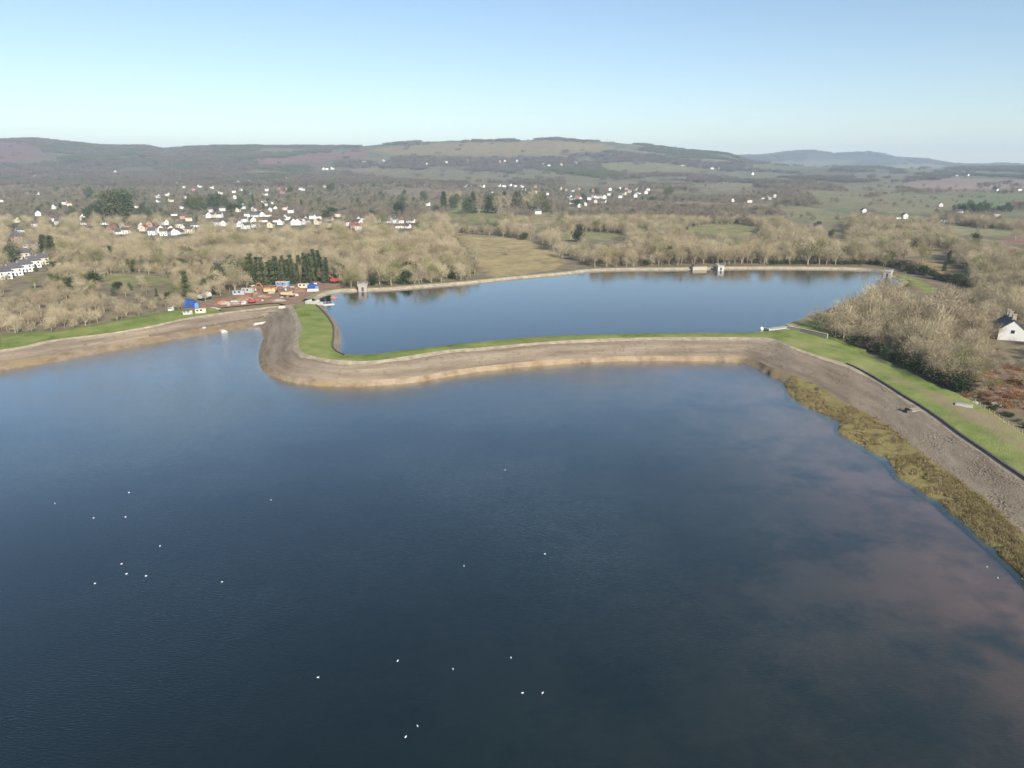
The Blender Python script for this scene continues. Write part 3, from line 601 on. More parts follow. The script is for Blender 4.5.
def candidates(y0, y1, s, hmin, hmax, marg):
    X = []
    ys = np.arange(y0, y1, s); n = int((y1*.85+60)/s); gx_, gy_ = np.meshgrid(np.arange(-n, n+1)*s, ys)
    x = gx_.ravel()+rng.uniform(-.45, .45, gx_.size)*s; y = gy_.ravel()+rng.uniform(-.45, .45, gx_.size)*s
    z = ground(x, y); px, py = project(x, y, z); k = (px > -marg) & (px < 1024+marg); x, y, z, px, py = x[k], y[k], z[k], px[k], py[k]
    h = rng.uniform(hmin, hmax, len(x))*(.8+.45*vnoise(x/45, y/45))
    ok = np.ones(len(x), bool)
    nr_ = y < 720
    for P in (upI, gI, [tuple(q) for q in PAD2]): ok &= ~(in_poly(x, y, P) & nr_)
    tx, ty = project(x, y, z+h)
    hit = np.zeros(len(x)); tot = 7
    for f in (0, .2, .4, .6, .8, .95, 1.05):
        qx = np.clip((px+150).astype(int), 0, 1323); qy = np.clip((py+(ty-py)*f).astype(int), 0, 767); hit += clear[qy, qx]
    ok &= (hit <= .3) | (rng.random(len(x)) < (.012 if y0 < 900 else .035))
    return [a[ok] for a in (x, y, z, px, py, h)]
bands = candidates(205, 900, 6.6, 7, 14.5, 90)
x, y, z, px, py, h = bands
# shorter scrub on the left shore, taller wood on the right
scrub = (px < 215) & (py > 268); h = np.where(scrub, h*.55, h)
rwood = (px > 800) & (py > 285); h = np.where(rwood & (px < 945), h*1.2, h); h = np.where(rwood & (px >= 945), h*.85, h)
thin = (rng.random(len(x)) < np.where(in_poly(px, py, TOWN[2]) | in_poly(px, py, TOWN[0]), .45, 1)) & ~(in_poly(px, py, [(820,340),(862,352),(1000,425),(1040,450),(1040,340),(985,338),(940,350)]) & (rng.random(len(x)) < .35)) 
x, y, z, px, py, h = [a[thin] for a in (x, y, z, px, py, h)]
z = np.where((x > 60) & (y < 330), np.minimum(z, 2.6), z); z = np.where(y < 700, np.minimum(z, 4.55), z)
def where_tree(a, b, hh):
    sz_ = 'tall' if hh > 12.5 else ('small' if hh < 7.5 else 'mid-sized')
    if a > 930 and b > 300:
        g_ = 'trees around the cottage at right'; w_ = ('in front of' if b > 346 else 'behind') + ' the white cottage at right' if a > 985 else ('between cottage and grass bank, near its end' if b > 355 else ('just left of the cottage' if b > 325 else 'behind and left of the cottage'))
    elif a > 790 and b > 284:
        g_ = 'trees of the wood beside the right grass bank'
        w_ = ('at the lakeward tip of the right wood' if a < 845 else ('in the middle of the right wood' if a < 890 else 'at the cottage side of the right wood')) + (', front row by the bank' if b > 338 - abs(a-840)*.1 else (', centre' if b > 312 else ', back row'))
    elif a > 640: g_ = 'trees beyond the right end of the upper lake'; w_ = 'beyond the far shore path, %s the white valve tower' % ('left of' if a < 715 else 'right of')
    elif a > 470: g_ = 'trees behind the middle of the far shore'; w_ = 'on the far shore right of the tan field' if a > 560 else 'at the lakeside edge of the tan field'
    elif a > 330: g_ = 'trees of the wood behind the far left shore'; w_ = 'in the tall wood behind the pale valve house' if a < 400 else 'in the tall wood left of the tan field'
    elif a > 215: g_ = 'trees behind the construction site'; w_ = 'behind the construction site'
    elif b > 284:
        g_ = 'thicket above the left grass bank'; row = 'front' if b > 318-a*.1 else ('middle' if b > 303-a*.07 else 'back')
        w_ = 'in the %s of the left thicket, %s' % (row, 'at the picture edge' if a < 35 else ('below the white terrace' if a < 75 else ('before the allotment grass' if a < 130 else 'next to the blue shed')))
    else: g_ = 'trees of the wood behind the allotments'; w_ = 'in the wood behind the allotments at left'
    return '%s bare tree %s' % (sz_, w_), g_
vis = (px > -5) & (px < 1030); order = np.argsort(np.where(vis, y, 1e6))
nind = min(300, int(vis.sum())); ind = set(order[:nind].tolist())
for i in order[:nind]:
    v = int(rng.integers(5)); lab, gr = where_tree(px[i], py[i], h[i])
    tree('bare_tree', NEAR[v], (x[i], y[i], z[i]-.05), h[i], BASEH[v], lab, 'tree', gr, wide=float(rng.uniform(.9, 1.25)))
rest = np.array([i not in ind for i in range(len(x))])
# ---- woods past the 300 nearest: instanced as stuff
def src(pairs, name):
    out = []
    for a, b in pairs:
        o1 = bpy.data.objects.new(name+'_trunk', a) if a else None; o2 = bpy.data.objects.new(name+'_crown', b); out.append((o1, o2))
    return out
def wood(name, P, rot, scl, var, sources, label, cat='woodland'):
    me = bpy.data.meshes.new(name); me.from_pydata(P.tolist(), [], [])
    for nm, dt, val in (('rot','FLOAT',rot),('scl','FLOAT',scl),('var','INT',var)):
        a = me.attributes.new(nm, dt, 'POINT'); a.data.foreach_set('value', val.astype(np.int32 if dt == 'INT' else np.float32))
    o = link(name, me); tag(o, label, cat, kind='stuff')
    ng = bpy.data.node_groups.new(name, 'GeometryNodeTree'); ng.interface.new_socket('Geometry', in_out='INPUT', socket_type='NodeSocketGeometry'); ng.interface.new_socket('Geometry', in_out='OUTPUT', socket_type='NodeSocketGeometry')
    gi = ng.nodes.new('NodeGroupInput'); go = ng.nodes.new('NodeGroupOutput'); jn = ng.nodes.new('GeometryNodeJoinGeometry')
    def attr(nm, dt): q = ng.nodes.new('GeometryNodeInputNamedAttribute'); q.data_type = dt; q.inputs['Name'].default_value = nm; return q.outputs['Attribute']
    cx = ng.nodes.new('ShaderNodeCombineXYZ'); ng.links.new(attr('rot','FLOAT'), cx.inputs['Z']); s_ = attr('scl','FLOAT'); v_ = attr('var','INT')
    for k, pr in enumerate(sources):
        j2 = ng.nodes.new('GeometryNodeJoinGeometry')
        for ob in pr:
            if ob is None: continue
            oi = ng.nodes.new('GeometryNodeObjectInfo'); oi.inputs['Object'].default_value = ob; ng.links.new(oi.outputs['Geometry'], j2.inputs[0])
        cmpn = ng.nodes.new('FunctionNodeCompare'); cmpn.data_type = 'INT'; cmpn.operation = 'EQUAL'
        ii = [s for s in cmpn.inputs if s.type == 'INT']; ng.links.new(v_, ii[0]); ii[1].default_value = k
        ip = ng.nodes.new('GeometryNodeInstanceOnPoints'); ng.links.new(gi.outputs[0], ip.inputs['Points']); ng.links.new(cmpn.outputs[0], ip.inputs['Selection'])
        ng.links.new(j2.outputs[0], ip.inputs['Instance']); ng.links.new(cx.outputs[0], ip.inputs['Rotation']); ng.links.new(s_, ip.inputs['Scale']); ng.links.new(ip.outputs[0], jn.inputs[0])
    ng.links.new(jn.outputs[0], go.inputs[0]); md = o.modifiers.new('scatter', 'NODES'); md.node_group = ng; return o
def rnd_var(n, k): return rng.integers(k, size=n)
xr, yr, zr, hr = x[rest], y[rest], z[rest], h[rest]; n = len(xr); v = rnd_var(n, 5); q7 = rng.random(n); v = np.where(q7 < .06, 5, np.where(q7 < .14, 6, v)); bh7 = np.array(BASEH+[9., 4.2*1.5])[v]
wood('woodland', np.c_[xr, yr, zr-.05], rng.random(n)*6.28, hr/bh7, v, src(NEAR+[IVY[0], SHRUB[2]], 'woodland_tree'), 'brown leafless woodland in the valley beyond the nearest trees')
MID = [bare_tree(101, 300, 12, 5.0, .1, 2.0, .30, 4, 'mid_twig'), bare_tree(102, 300, 12, 4.6, .1, 2.0, .30, 4, 'mid_twig'), bare_tree(103, 300, 11, 5.4, .1, 2.0, .30, 4, 'mid_twig'), leafy(104, 260, 11, 4.6, 'fir', 1.8, 1.0)]
x2, y2, z2, px2, py2, h2 = candidates(900, 2050, 10.5, 8, 12, 60)
tw = np.zeros(len(x2), bool)
for P in TOWN: tw |= in_poly(px2, py2, P)
k = (rng.random(len(x2)) < np.where(tw, .5, .92)); x2, y2, z2, h2, tw = x2[k], y2[k], z2[k], h2[k], tw[k]
h2 = np.where(tw, h2*.75, h2); fc2, _, bd2 = field_cell(x2, y2, px2[k]); op = fc2 & ~tw; k2 = ~op | (bd2 < 7); h2 = np.where(op, h2*.65, h2)
x2, y2, z2, h2, tw = [a[k2] for a in (x2, y2, z2, h2, tw)]
n = len(x2); v = np.where(rng.random(n) < np.where(tw, .16, .05)*2*vnoise(x2/120, y2/120), 3, rnd_var(n, 3))
wood('mid_woodland', np.c_[x2, y2, z2-.05], rng.random(n)*6.28, h2/12, v, src(MID, 'mid_tree'), 'grey brown woodland and hedges filling the middle distance')
def clump(seed, mt, mt2=None):
    r = np.random.default_rng(seed); P = []; nb = 420
    c = np.c_[r.uniform(-14, 14, 12), r.uniform(-14, 14, 12), r.uniform(4, 7, 12)]
    ip = r.integers(12, size=nb); q = r.normal(size=(nb, 3)); q /= np.linalg.norm(q, axis=1)[:, None]
    P = c[ip]+q*np.array([4.5, 4.5, 3.6])*(r.random(nb)**.4)[:, None]; P[:, 2] = np.maximum(P[:, 2], .2)
    return (None, blade_mesh('clump', P, q+r.normal(size=(nb, 3))*.5, r.uniform(2, 3.6, nb), r.uniform(.7, 1.3, nb), M[mt]))
CL = [clump(201, 'far_twig'), clump(202, 'far_twig'), clump(203, 'far_twig'), clump(204, 'fir')]
x3, y3, z3, px3, py3, h3 = candidates(2050, 4700, 25, 8, 12, 40)
den = vnoise(x3/220+4, y3/300); hillw = (y3 > 3300) & (px3 < 735)
k = ~field_cell(x3, y3, px3)[0]; x3, y3, z3, px3, h3, hillw = [a[k] for a in (x3, y3, z3, px3, h3, hillw)]
n = len(x3); v = np.where(rng.random(n) < np.where(vnoise(x3/180+9, y3/350+2) > .68, .8, .03), 3, rnd_var(n, 3))
v = np.where((px3 > 610) & (px3 < 740) & (y3 > 3800) & (rng.random(n) < .8), 3, v)
wood('far_woodland', np.c_[x3, y3, z3-.05], rng.random(n)*6.28, h3/10, v, src(CL, 'far_clump'), 'hazy woods and hedges on the far hillsides')
x4, y4, z4, px4, py4, h4 = candidates(5300, 8200, 70, 8, 12, 10)
k = (px4 > 700) & (vnoise(x4/500+1, y4/500+7) > .42); x4, y4, z4 = x4[k], y4[k], z4[k]; n = len(x4)
wood('ridge_woodland', np.c_[x4, y4, z4-.3], rng.random(n)*6.28, np.full(n, 1.8), np.where(rng.random(n) < .3, 3, rnd_var(n, 3)), src(CL, 'ridge_clump'), 'blue hazy woods on the farthest hills at right')
x5, y5, z5, px5, py5, h5 = candidates(2050, 4300, 13, 7, 10, 40)
f5, _, b5 = field_cell(x5, y5, px5); k = f5 & (b5 < 7.5); x5, y5, z5, h5 = x5[k], y5[k], z5[k], h5[k]; n = len(x5)
wood('far_hedgerows', np.c_[x5, y5, z5-.05], rng.random(n)*6.28, h5*.7/12, np.where(rng.random(n) < .15, 3, rnd_var(n, 3)), src(MID, 'hedge_tree'), 'thin dark hedgerows between the distant fields', 'hedgerow')
print('hedge', n)
print('trees', nind, len(xr), len(x2), len(x3))
# ---- conifers and other trees that stand out
def stand(name, var, px_, py_, hpx, base_h, label, group=None, wide=1.0, cat='tree'):
    k_, p = sz(px_, py_); zz = min(p[2], 4.55) if p[1] < 700 else p[2]
    if p[0] > 60 and p[1] < 330: zz = min(zz, 2.5)
    return tree(name, var, (p[0], p[1], zz-.05), hpx/k_, base_h, label, cat, group, wide)
r = random.Random(5)
for i in range(34):
    stand('conifer', FIR[i % 2], 249+i*2.4+r.uniform(-1.2, 1.2), 287-i*.11+r.uniform(-3.5, .5), r.uniform(21, 32), (16, 17)[i % 2], 'tall slim conifer in the row behind the site, ' + ('behind the white cabin' if i < 8 else 'behind the orange excavators' if i < 16 else 'behind the pale blue cabin' if i < 25 else 'behind the blue pump unit'), 'conifer row behind the construction site', 1.15)
for i in range(7): stand('bare_tree', NEAR[i % 5], 246+i*13+r.uniform(-2, 2), 284+r.uniform(-3, 0), r.uniform(16, 24), BASEH[i % 5], 'pale bare tree standing between the tall conifers behind the site', 'bare trees between the tall conifers', .8)
S = 'dark conifer in the clump among houses at left'; S2 = 'dark evergreen in the broad clump right of the left houses'
for a, b, c in ((106,222,30),(112,224,33),(118,224,34),(124,221,32),(130,216,28)): stand('evergreen_tree', CEDAR[int(a) % 2], a, b, c, 12, S, 'dark conifers among the houses at left')
for a, b, c in ((188,212,15),(196,213,17),(204,213,18),(212,212,18),(219,211,17),(227,210,14),(150,218,13),(142,217,14)): stand('evergreen_tree', CEDAR[int(a) % 2], a, b, c, 12, S2, 'dark evergreens right of the left houses')
for i, a in enumerate(range(444, 548, 5)): stand('belt_tree', NEAR[i % 5] if i % 2 else (CEDAR[i % 4 // 2] if i % 3 else FIR[2]), a+r.uniform(-2, 2), (209 if a < 460 else 211)+r.uniform(-2, 3.5), r.uniform(12, 23), 12 if (i % 2 or i % 3) else 15, 'tall tree in the belt above the park, ' + ('at its left end' if i < 5 else 'left of the middle' if i < 10 else 'right of the middle' if i < 16 else 'at its right end'), 'tree belt above the park')
for a, b, c, l, vr, bh in ((46,258,24,'left one of two tall cypresses beside the white terrace',FIR[2],15),(53,261,26,'right one of two tall cypresses beside the white terrace',FIR[2],15),(13,262,19,'broad dark green hedge tree behind the white terrace',CEDAR[0],12),
    (222,288,25,'dark blue-green cedar left of the construction site',CEDAR[1],12),(240,283,24,'dark cedar at the left end of the conifer row',CEDAR[0],12),(187,297,26,'olive cone-shaped conifer behind the blue shed',FIR[0],16),
    (176,298,16,'bright green rounded tree left of the blue shed',IVY[0],9),(205,292,14,'blue-green bushy evergreen behind the white lorry',CEDAR[0],12),(95,284,13,'dark laurel bush at the edge of the allotments',SHRUB[2],4.2),(72,288,12,'dark green bush left of the allotments',SHRUB[2],4.2),
    (668,199,12,'lone dark pine standing above the valley wood',CEDAR[1],12),(976,333,18,'dark evergreen tree left of the white cottage',CEDAR[1],12),(1014,318,13,'green pine behind the white cottage',CEDAR[0],12),(966,332,11,'small green conifer left of the cottage evergreen',IVY[1],8),
    (505,226,17,'dark purple-brown tree at the corner of the tan field',NEAR[2],11),(186,264,18,'brown-green evergreen rising from the wood at left',CEDAR[0],12)):
    stand('prominent_tree', vr, a, b, c, bh, l, None, 1.1)
EV = [((30,78),(262,292),7,12,'evergreen in the thicket beside the white terrace'),((78,175),(284,304),7,11,'evergreen in the thicket before the allotments'),((90,240),(244,272),10,17,'evergreen rising from the wood behind the allotments'),((60,170),(196,228),8,15,'dark tree among the houses left of the front row'),((165,262),(192,224),7,13,'dark tree among the houses in the middle of town'),((262,345),(190,224),7,12,'dark tree among the houses at the right of town'),((345,440),(196,220),7,13,'dark tree in the purple wood above the front row'),((560,660),(194,212),5,9,'dark tree among the white hillside estate'),((560,900),(238,262),7,12,'evergreen in the woods behind the far shore'),((930,1020),(262,318),8,15,'evergreen in the woods behind the cottage')]
for (xa, xb), (ya, yb), ha, hb, lb in EV:
    for i in range(9):
        stand('evergreen_tree', (CEDAR+[SHRUB[2], FIR[2]])[i % 4], r.uniform(xa, xb), r.uniform(ya, yb), r.uniform(ha, hb), (12, 13, 4.2, 15)[i % 4], lb, 'evergreens: ' + lb, 1.0 if i % 4 != 2 else 1.2)
for i in range(14): stand('evergreen_tree', CEDAR[i % 2], (955+i*4.2) if i < 14 else 0, 213+r.uniform(-2.5, 2.5), r.uniform(6, 11), 12, 'dark tree in the plantation below the green field at right, ' + ('left part' if i < 5 else 'middle part' if i < 10 else 'right part'), 'dark plantation at right')
for i in range(22):                       # hedge line between tan field and upper lake
    f = i/21; stand('hedge_shrub', SHRUB[i % 3], 893+f*78, 266.5+f*22+r.uniform(-1, 1), r.uniform(7, 10), 4, 'dark shrub in the hedge behind the far right grass strip', 'hedge behind the far right grass strip', 1.3, 'shrub')
for i in range(34): stand('hedge_shrub', SHRUB[2-(i % 2)], 772+i*3.7, 264.6+r.uniform(-.6, .3)+max(0, (i-26))*.25, r.uniform(3.5, 5.5), 4, 'small bush in the hedge along the far right shore path', 'hedge along the far right shore path', 1.3, 'shrub')
hl = [(828,338.5),(848,347),(868,355),(893,365),(920,378.5),(940,387),(956,394),(972,403),(985,410),(1000,419),(1020,433),(1045,450)]
for i in range(44):                       # shrubs on the outer edge of the right bank
    f = i/43*(len(hl)-1); j = min(int(f), len(hl)-2); f -= j; a = hl[j][0]*(1-f)+hl[j+1][0]*f; b = hl[j][1]*(1-f)+hl[j+1][1]*f
    p = unproj(a+6, b-.6, 2.4); s_ = r.uniform(3.2, 6.0) if a < 958 else r.uniform(.9, 1.5)
    tree('bank_shrub', SHRUB[i % 3], (p[0]+r.uniform(0, 2.5), p[1]+r.uniform(-1, 1), 2.3), s_, 4, 'dark shrub edging the right grass bank, ' + ('by the pale spillway wall' if i < 9 else 'under the tall wood' if i < 19 else 'beside the pale green trees' if i < 28 else 'near the inspection cover' if i < 34 else 'below the bracken ground'), 'shrub', 'shrubs along the right grass bank', 1.25)
for i, (a, b, c, l) in enumerate(((952,376,26,'pale olive-green tree at the near end of the right wood'),(936,366,22,'pale green tree with forked stems by the right bank hedge'),(965,368,23,'broad yellow-green tree left of the bracken patch'),(978,372,20,'rounded olive tree above the bracken patch'),(905,347,15,'yellow-green bush inside the right wood'))):
    stand('green_tree', IVY[i % 2], a, b, c, (9, 8)[i % 2], l, None, 1.1)
for i in range(26):                       # trees just inside the hedge at the near end of the wood
    f = i/25; a = 900+f*92+r.uniform(-5, 5); b = 357+f*38+r.uniform(-9, -1); p = unproj(a, b, 2.5); k5 = i % 5; g5 = i % 4 == 1
    tree('bare_tree' if not g5 else 'green_tree', NEAR[k5] if not g5 else IVY[i % 2], (p[0], p[1], 2.4), r.uniform(5.5, 9) if f < .75 else r.uniform(3, 5), BASEH[k5] if not g5 else 9, ('bare tree' if not g5 else 'pale olive tree') + ' just inside the bank hedge, ' + ('under the dense wood' if f < .35 else 'left of the bracken ground' if f < .75 else 'near the inspection cover'), 'tree', 'trees just inside the bank hedge', 1.2)
for i in range(60):
    a = r.uniform(955, 1050); b = r.uniform(344, 372); p = unproj(a, b, 2.5); k5 = i % 5
    if 985 < a and b < 348: continue
    tree('bare_shrub', NEAR[k5], (p[0], p[1], 2.4), r.uniform(2.6, 4.6), BASEH[k5], 'low bare shrub in the scrub ' + ('just in front of the white cottage' if b < 356 and a > 980 else 'left of the bracken ground' if a < 980 else 'on the upper edge of the bracken ground'), 'shrub', 'bare scrub before the cottage', 1.5)
for i in range(36):
    a = r.uniform(975, 1050); b = r.uniform(372, 402+(a-990)*.3); p = unproj(a, b, 2.4); k5 = i % 5
    tree('bare_shrub', NEAR[k5], (p[0], p[1], 2.35), r.uniform(1.4, 3.0), BASEH[k5], 'low bare shrub among the russet bracken at right', 'shrub', 'bare scrub in the bracken', 1.6)
for i in range(110):
    a = r.uniform(958, 1045); b = r.uniform(366, 404+(a-990)*.3); 
    p = unproj(a, b, 2.4); tree('bracken_clump', BRACK[i % 2], (p[0], p[1], 2.35), r.uniform(.8, 1.7), 1.4, 'russet bracken clump ' + ('beside the post line right of the grass bank' if b > 392 else 'at the right edge of the open ground' if a > 1010 else 'in the middle of the open ground below the cottage' if b < 380 else 'on the open ground behind the boulders'), 'bracken', 'bracken clumps on the open ground')
# ---- rough dry grass on the right shore
tf = []
for q_ in range(3):
    rr_ = np.random.default_rng(70+q_); nb = 46; P_ = np.c_[rr_.normal(size=nb)*.32, rr_.normal(size=nb)*.32, np.zeros(nb)-.03]; D_ = np.c_[rr_.normal(size=(nb, 2))*.45, np.ones(nb)]
    tf.append((None, blade_mesh('tuft', P_, D_, rr_.uniform(.25, .6, nb), rr_.uniform(.05, .11, nb), M['straw'])))
ii = rng.integers(nB*SUB+10, nC*SUB+30, 9000); t_ = rng.random(9000)**.8*.95+.04; u_ = rng.random(9000)[:, None]
Pw = Wl[ii]*(1-u_)+Wl[ii+1]*u_; Pm = Ml[ii]*(1-u_)+Ml[ii+1]*u_; Pt = Pw*(1-t_[:, None])+Pm*t_[:, None]
kp = fbm(Pt[:, 0]*.16, Pt[:, 1]*.16) > .48; Pt = Pt[kp]; n = len(Pt)
wood('dry_grass', Pt, rng.random(n)*6.28, rng.uniform(.5, 1.3, n), rnd_var(n, 3), src(tf, 'dry_tuft'), 'dry straw coloured grass along the right shore', 'grass')
# ---- loose stone on the right slope
sp_ = []
for q_ in range(3):
    bm = bmesh.new(); bmesh.ops.create_icosphere(bm, subdivisions=1, radius=.15); rr_ = random.Random(q_)
    for v_ in bm.verts: v_.co *= rr_.uniform(.65, 1.25); v_.co.z *= .6
    me_ = bpy.data.meshes.new('stone'); bm.to_mesh(me_); bm.free(); me_.materials.append(M['rubble']); sp_.append((None, me_))
ii = rng.integers(nB*SUB-60, nC*SUB+20, 11000); t_ = rng.random(11000); u_ = rng.random(11000)[:, None]
Pw = Ml[ii]*(1-u_)+Ml[ii+1]*u_; Pm = RI[ii]*(1-u_)+RI[ii+1]*u_; Pt = Pw*(1-t_[:, None])+Pm*t_[:, None]
kp = fbm(Pt[:, 0]*.2+8, Pt[:, 1]*.07) > .44; Pt = Pt[kp]; n = len(Pt)
wood('loose_stone', Pt, rng.random(n)*6.28, rng.uniform(.5, 1.5, n)**1.5, rnd_var(n, 3), src(sp_, 'loose_stone'), 'loose grey brown stones strewn over the right slope', 'stones')
# ------------------------------------------------------------------ houses
def house_parts(wd, dp, ht, rh, wm, rm, kind=0):
    wl = MB(); wl.box(-wd/2, wd/2, -dp/2, dp/2, -.6, ht)
    wl.add([(-wd/2,-dp/2,ht),(-wd/2,dp/2,ht),(-wd/2,0,ht+rh),(wd/2,-dp/2,ht),(wd/2,dp/2,ht),(wd/2,0,ht+rh)], [[0,1,2],[3,5,4]])
    rf = MB(); o = .35; e = rh*o/(dp/2)
    for s in (-1, 1):
        rf.add([(-wd/2-o, s*(dp/2+o), ht-e+.02), (wd/2+o, s*(dp/2+o), ht-e+.02), (wd/2+o, 0, ht+rh+.02), (-wd/2-o, 0, ht+rh+.02),
                (-wd/2-o, s*(dp/2+o), ht-e+.2), (wd/2+o, s*(dp/2+o), ht-e+.2), (wd/2+o, 0, ht+rh+.2), (-wd/2-o, 0, ht+rh+.2)],
               [[0,1,2,3],[4,7,6,5],[0,4,5,1],[1,5,6,2],[2,6,7,3],[3,7,4,0]])
    ch = MB().box(wd*.28, wd*.28+.9, -.35, .35, ht+rh*.4, ht+rh+1.1)
    ws = []
    for s in (-1, 1):
        for fx in (-.27, .27):
            for fz in ((.28, .70) if ht > 4 else (.5,)):
                ws.append(MB().box(wd*fx-.65, wd*fx+.65, s*dp/2-.04, s*dp/2+.04, ht*fz-.55, ht*fz+.55))
    for s in (-1, 1): ws.append(MB().box(s*wd/2-.04, s*wd/2+.04, -.6, .6, ht*.62, ht*.62+1.1))
    dr_ = MB().box(-.5, .5, -dp/2-.05, -dp/2+.05, -.3, 2.05)
    return wl.mesh('walls', wm), rf.mesh('roof', rm), ch.mesh('chimney', M['pinkish']), [w_.mesh('window', M['glass']) for w_ in ws], dr_.mesh('door', M['door'])
HV = []
for (wd, dp, ht, rh, wm, wn) in ((9,7.5,5.0,2.8,'white','white'),(11,7,4.8,3.0,'white','white'),(8,8,5.2,3.4,'white','white'),(12,7,2.9,2.6,'white','white'),(9,7.5,5,2.8,'cream','cream'),(10,8,5,3,'pinkish','pink brick')):
    for rm, rn in (('slate','grey'),('brown_tile','brown'),('red_tile','red')): HV.append((house_parts(wd, dp, ht, rh, M[wm], M[rm]), wn, rn))
def house(px_, py_, p, var, rz, label, group, detail, sc=1.0):
    (wl, rf, ch, ws, dr_), wn, rn = var
    e = empty('house', p, rz, sc); tag(e, label, 'house', group)
    link('walls', wl, e); ro = link('roof', rf, e)
    if detail:
        link('chimney', ch, ro)
        for w_ in ws: link('window', w_, e)
        link('door', dr_, e)
    return e
CLU = [((-9,60,205,240),'near the left edge behind bare woods'), ((-9,60,165,205),'on the far slope at the left edge'), ((60,110,200,229),'beside the dark conifer clump at left'), ((60,150,165,200),'far off above the dark conifers at left'),
  ((105,200,223,240),'in the front row above the wood at left'), ((110,205,204,223),'between the dark evergreens at left'), ((110,232,178,204),'on the upper edge of the left town'), ((200,262,204,232),'in the dense rows right of the yellow bush'),
  ((232,300,176,204),'in the scattered upper rows of the middle town'), ((262,300,204,230),'in the dense rows at the middle of the town'), ((298,350,214,232),'in the front row left of the far field'), ((340,420,214,232),'at the right end of the front row by the field'),
  ((298,360,165,214),'high on the slope above the middle town'), ((340,440,180,215),'in the thin row above the purple wood'), ((350,470,158,170),'on the hill foot under the pale summit fields'), ((440,530,180,215),'above the dark tree belt by the park'),
  ((530,568,180,216),'just left of the white hillside estate'), ((460,600,158,170),'in the farmsteads below the summit at centre'), ((566,600,186,210),'in the left half of the white hillside estate'), ((600,660,186,210),'in the right half of the white hillside estate'),
  ((660,735,160,185),'on the far slope below the dark ridge wood'), ((725,780,190,210),'in the short row above the valley wood'), ((735,810,160,186),'on the distant slope below the far hills'), ((850,910,205,225),'among the fields beyond the upper lake at right'), ((910,1040,160,240),'among the fields near the right edge')]
r = random.Random(17)
for (hx, hy, k, p) in hp:
    if hy > 236.5: continue
    q = r.random(); vi = r.choice((0,1,2,3)) if q < .76 else (4 if q < .9 else 5); rc = r.choice((0,0,1,1,1,2)) if vi != 5 else r.choice((1,2))
    if 277 < hx < 288 and 188 < hy < 195: vi, rc = 5, 2
    var = HV[vi*3+rc]
    cl = next((c for (a, b, c0, d0), c in CLU if a <= hx < b and c0 <= hy < d0), 'in the distant countryside')
    lab = '%s house, %s roof, %s' % (var[1], var[2], cl)
    sc = .88 if hy > 200 else (1.0 if hy > 175 else 1.3)
    house(hx, hy, (p[0], p[1], p[2]), var, r.choice((0, 0, .3, -.35, .8, 1.2, 1.57, -.8))+r.uniform(-.1, .1), lab, 'houses '+cl, hy > 215 and k > .8, sc)
# terrace at the left edge
for i, (a, b, l, vi) in enumerate(((4,279,'white end house partly cut by the left edge, nearest of the terrace',0),(15,275.5,'second white house of the left terrace counted from the left edge',0),(25,271.5,'third white house of the left terrace counted from the left edge',0),(34,267.5,'fourth white house of the left terrace counted from the left edge',0),(42,264.5,'cream house at the far right end of the left terrace',12),
      (26,259,'cream gabled house just behind the left terrace',12),(31,250,'dark roofed house with solar panel roof behind the terrace',0),(19,241,'pinkish house in front of the row near the left edge',15))):
    k, p = sz(a, b); e = house(a, b, (p[0], p[1], 4.4), HV[vi], .95 if i < 5 else .2, l, None, True, (.8,.95,1.0) if i < 5 else 1.0)
    if 'solar' in l:
        MB().add([(-3.5,-3.6,5.45),(3.5,-3.6,5.45),(3.5,-.6,7.65),(-3.5,-.6,7.65),(-3.5,-3.6,5.55),(3.5,-3.6,5.55),(3.5,-.6,7.75),(-3.5,-.6,7.75)], [[0,1,2,3],[4,5,6,7],[0,1,5,4],[1,2,6,5],[2,3,7,6],[3,0,4,7]]).build('solar_panel', M['door'], e)
# cottage on the right
k, p = sz(1005, 342); q = unproj(1007, 342, 2.5)
cot = empty('cottage', (q[0]+2.6, q[1]+4, 2.45), R_(66), 1.3); tag(cot, 'white cottage with grey slate roof and brick chimneys at right edge', 'house')
MB().box(-5.5,5.5,-3.6,3.6,-.6,4.2).add([(-5.5,-3.6,4.2),(-5.5,3.6,4.2),(-5.5,0,7.2),(5.5,-3.6,4.2),(5.5,3.6,4.2),(5.5,0,7.2)], [[0,1,2],[3,5,4]]).build('walls', M['white'], cot)
rf = MB()
for s in (-1, 1):
    rf.add([(-5.8,s*4.0,3.88),(5.8,s*4.0,3.88),(5.8,0,7.22),(-5.8,0,7.22),(-5.8,s*4.0,4.06),(5.8,s*4.0,4.06),(5.8,0,7.4),(-5.8,0,7.4)], [[0,1,2,3],[4,7,6,5],[0,4,5,1],[1,5,6,2],[2,6,7,3],[3,7,4,0]])
ro = rf.build('roof', M['slate'], cot)
for cx_ in (-3.6, 1.6, 4.9): MB().box(cx_-.6, cx_+.6, -.5, .5, 6.4, 8.7).box(cx_-.7, cx_+.7, -.6, .6, 8.7, 8.95).build('chimney', M['pale_stone'], ro)
for x_, z_ in ((-3,1.5),(3.2,1.5),(3.2,3.2)):
    w_ = MB().box(x_-.5,x_+.5,-3.66,-3.54,z_-.5,z_+.5).build('window', M['glass'], cot); MB().box(x_-.65,x_+.65,-3.76,-3.54,z_-.65,z_-.52).build('sill', M['concrete'], w_)
MB().box(-.45,.45,-3.67,-3.53,-.3,2.0).build('door', M['door'], cot); MB().box(-5.56,-5.44,-.5,.5,3.2,4.2).build('window', M['glass'], cot)
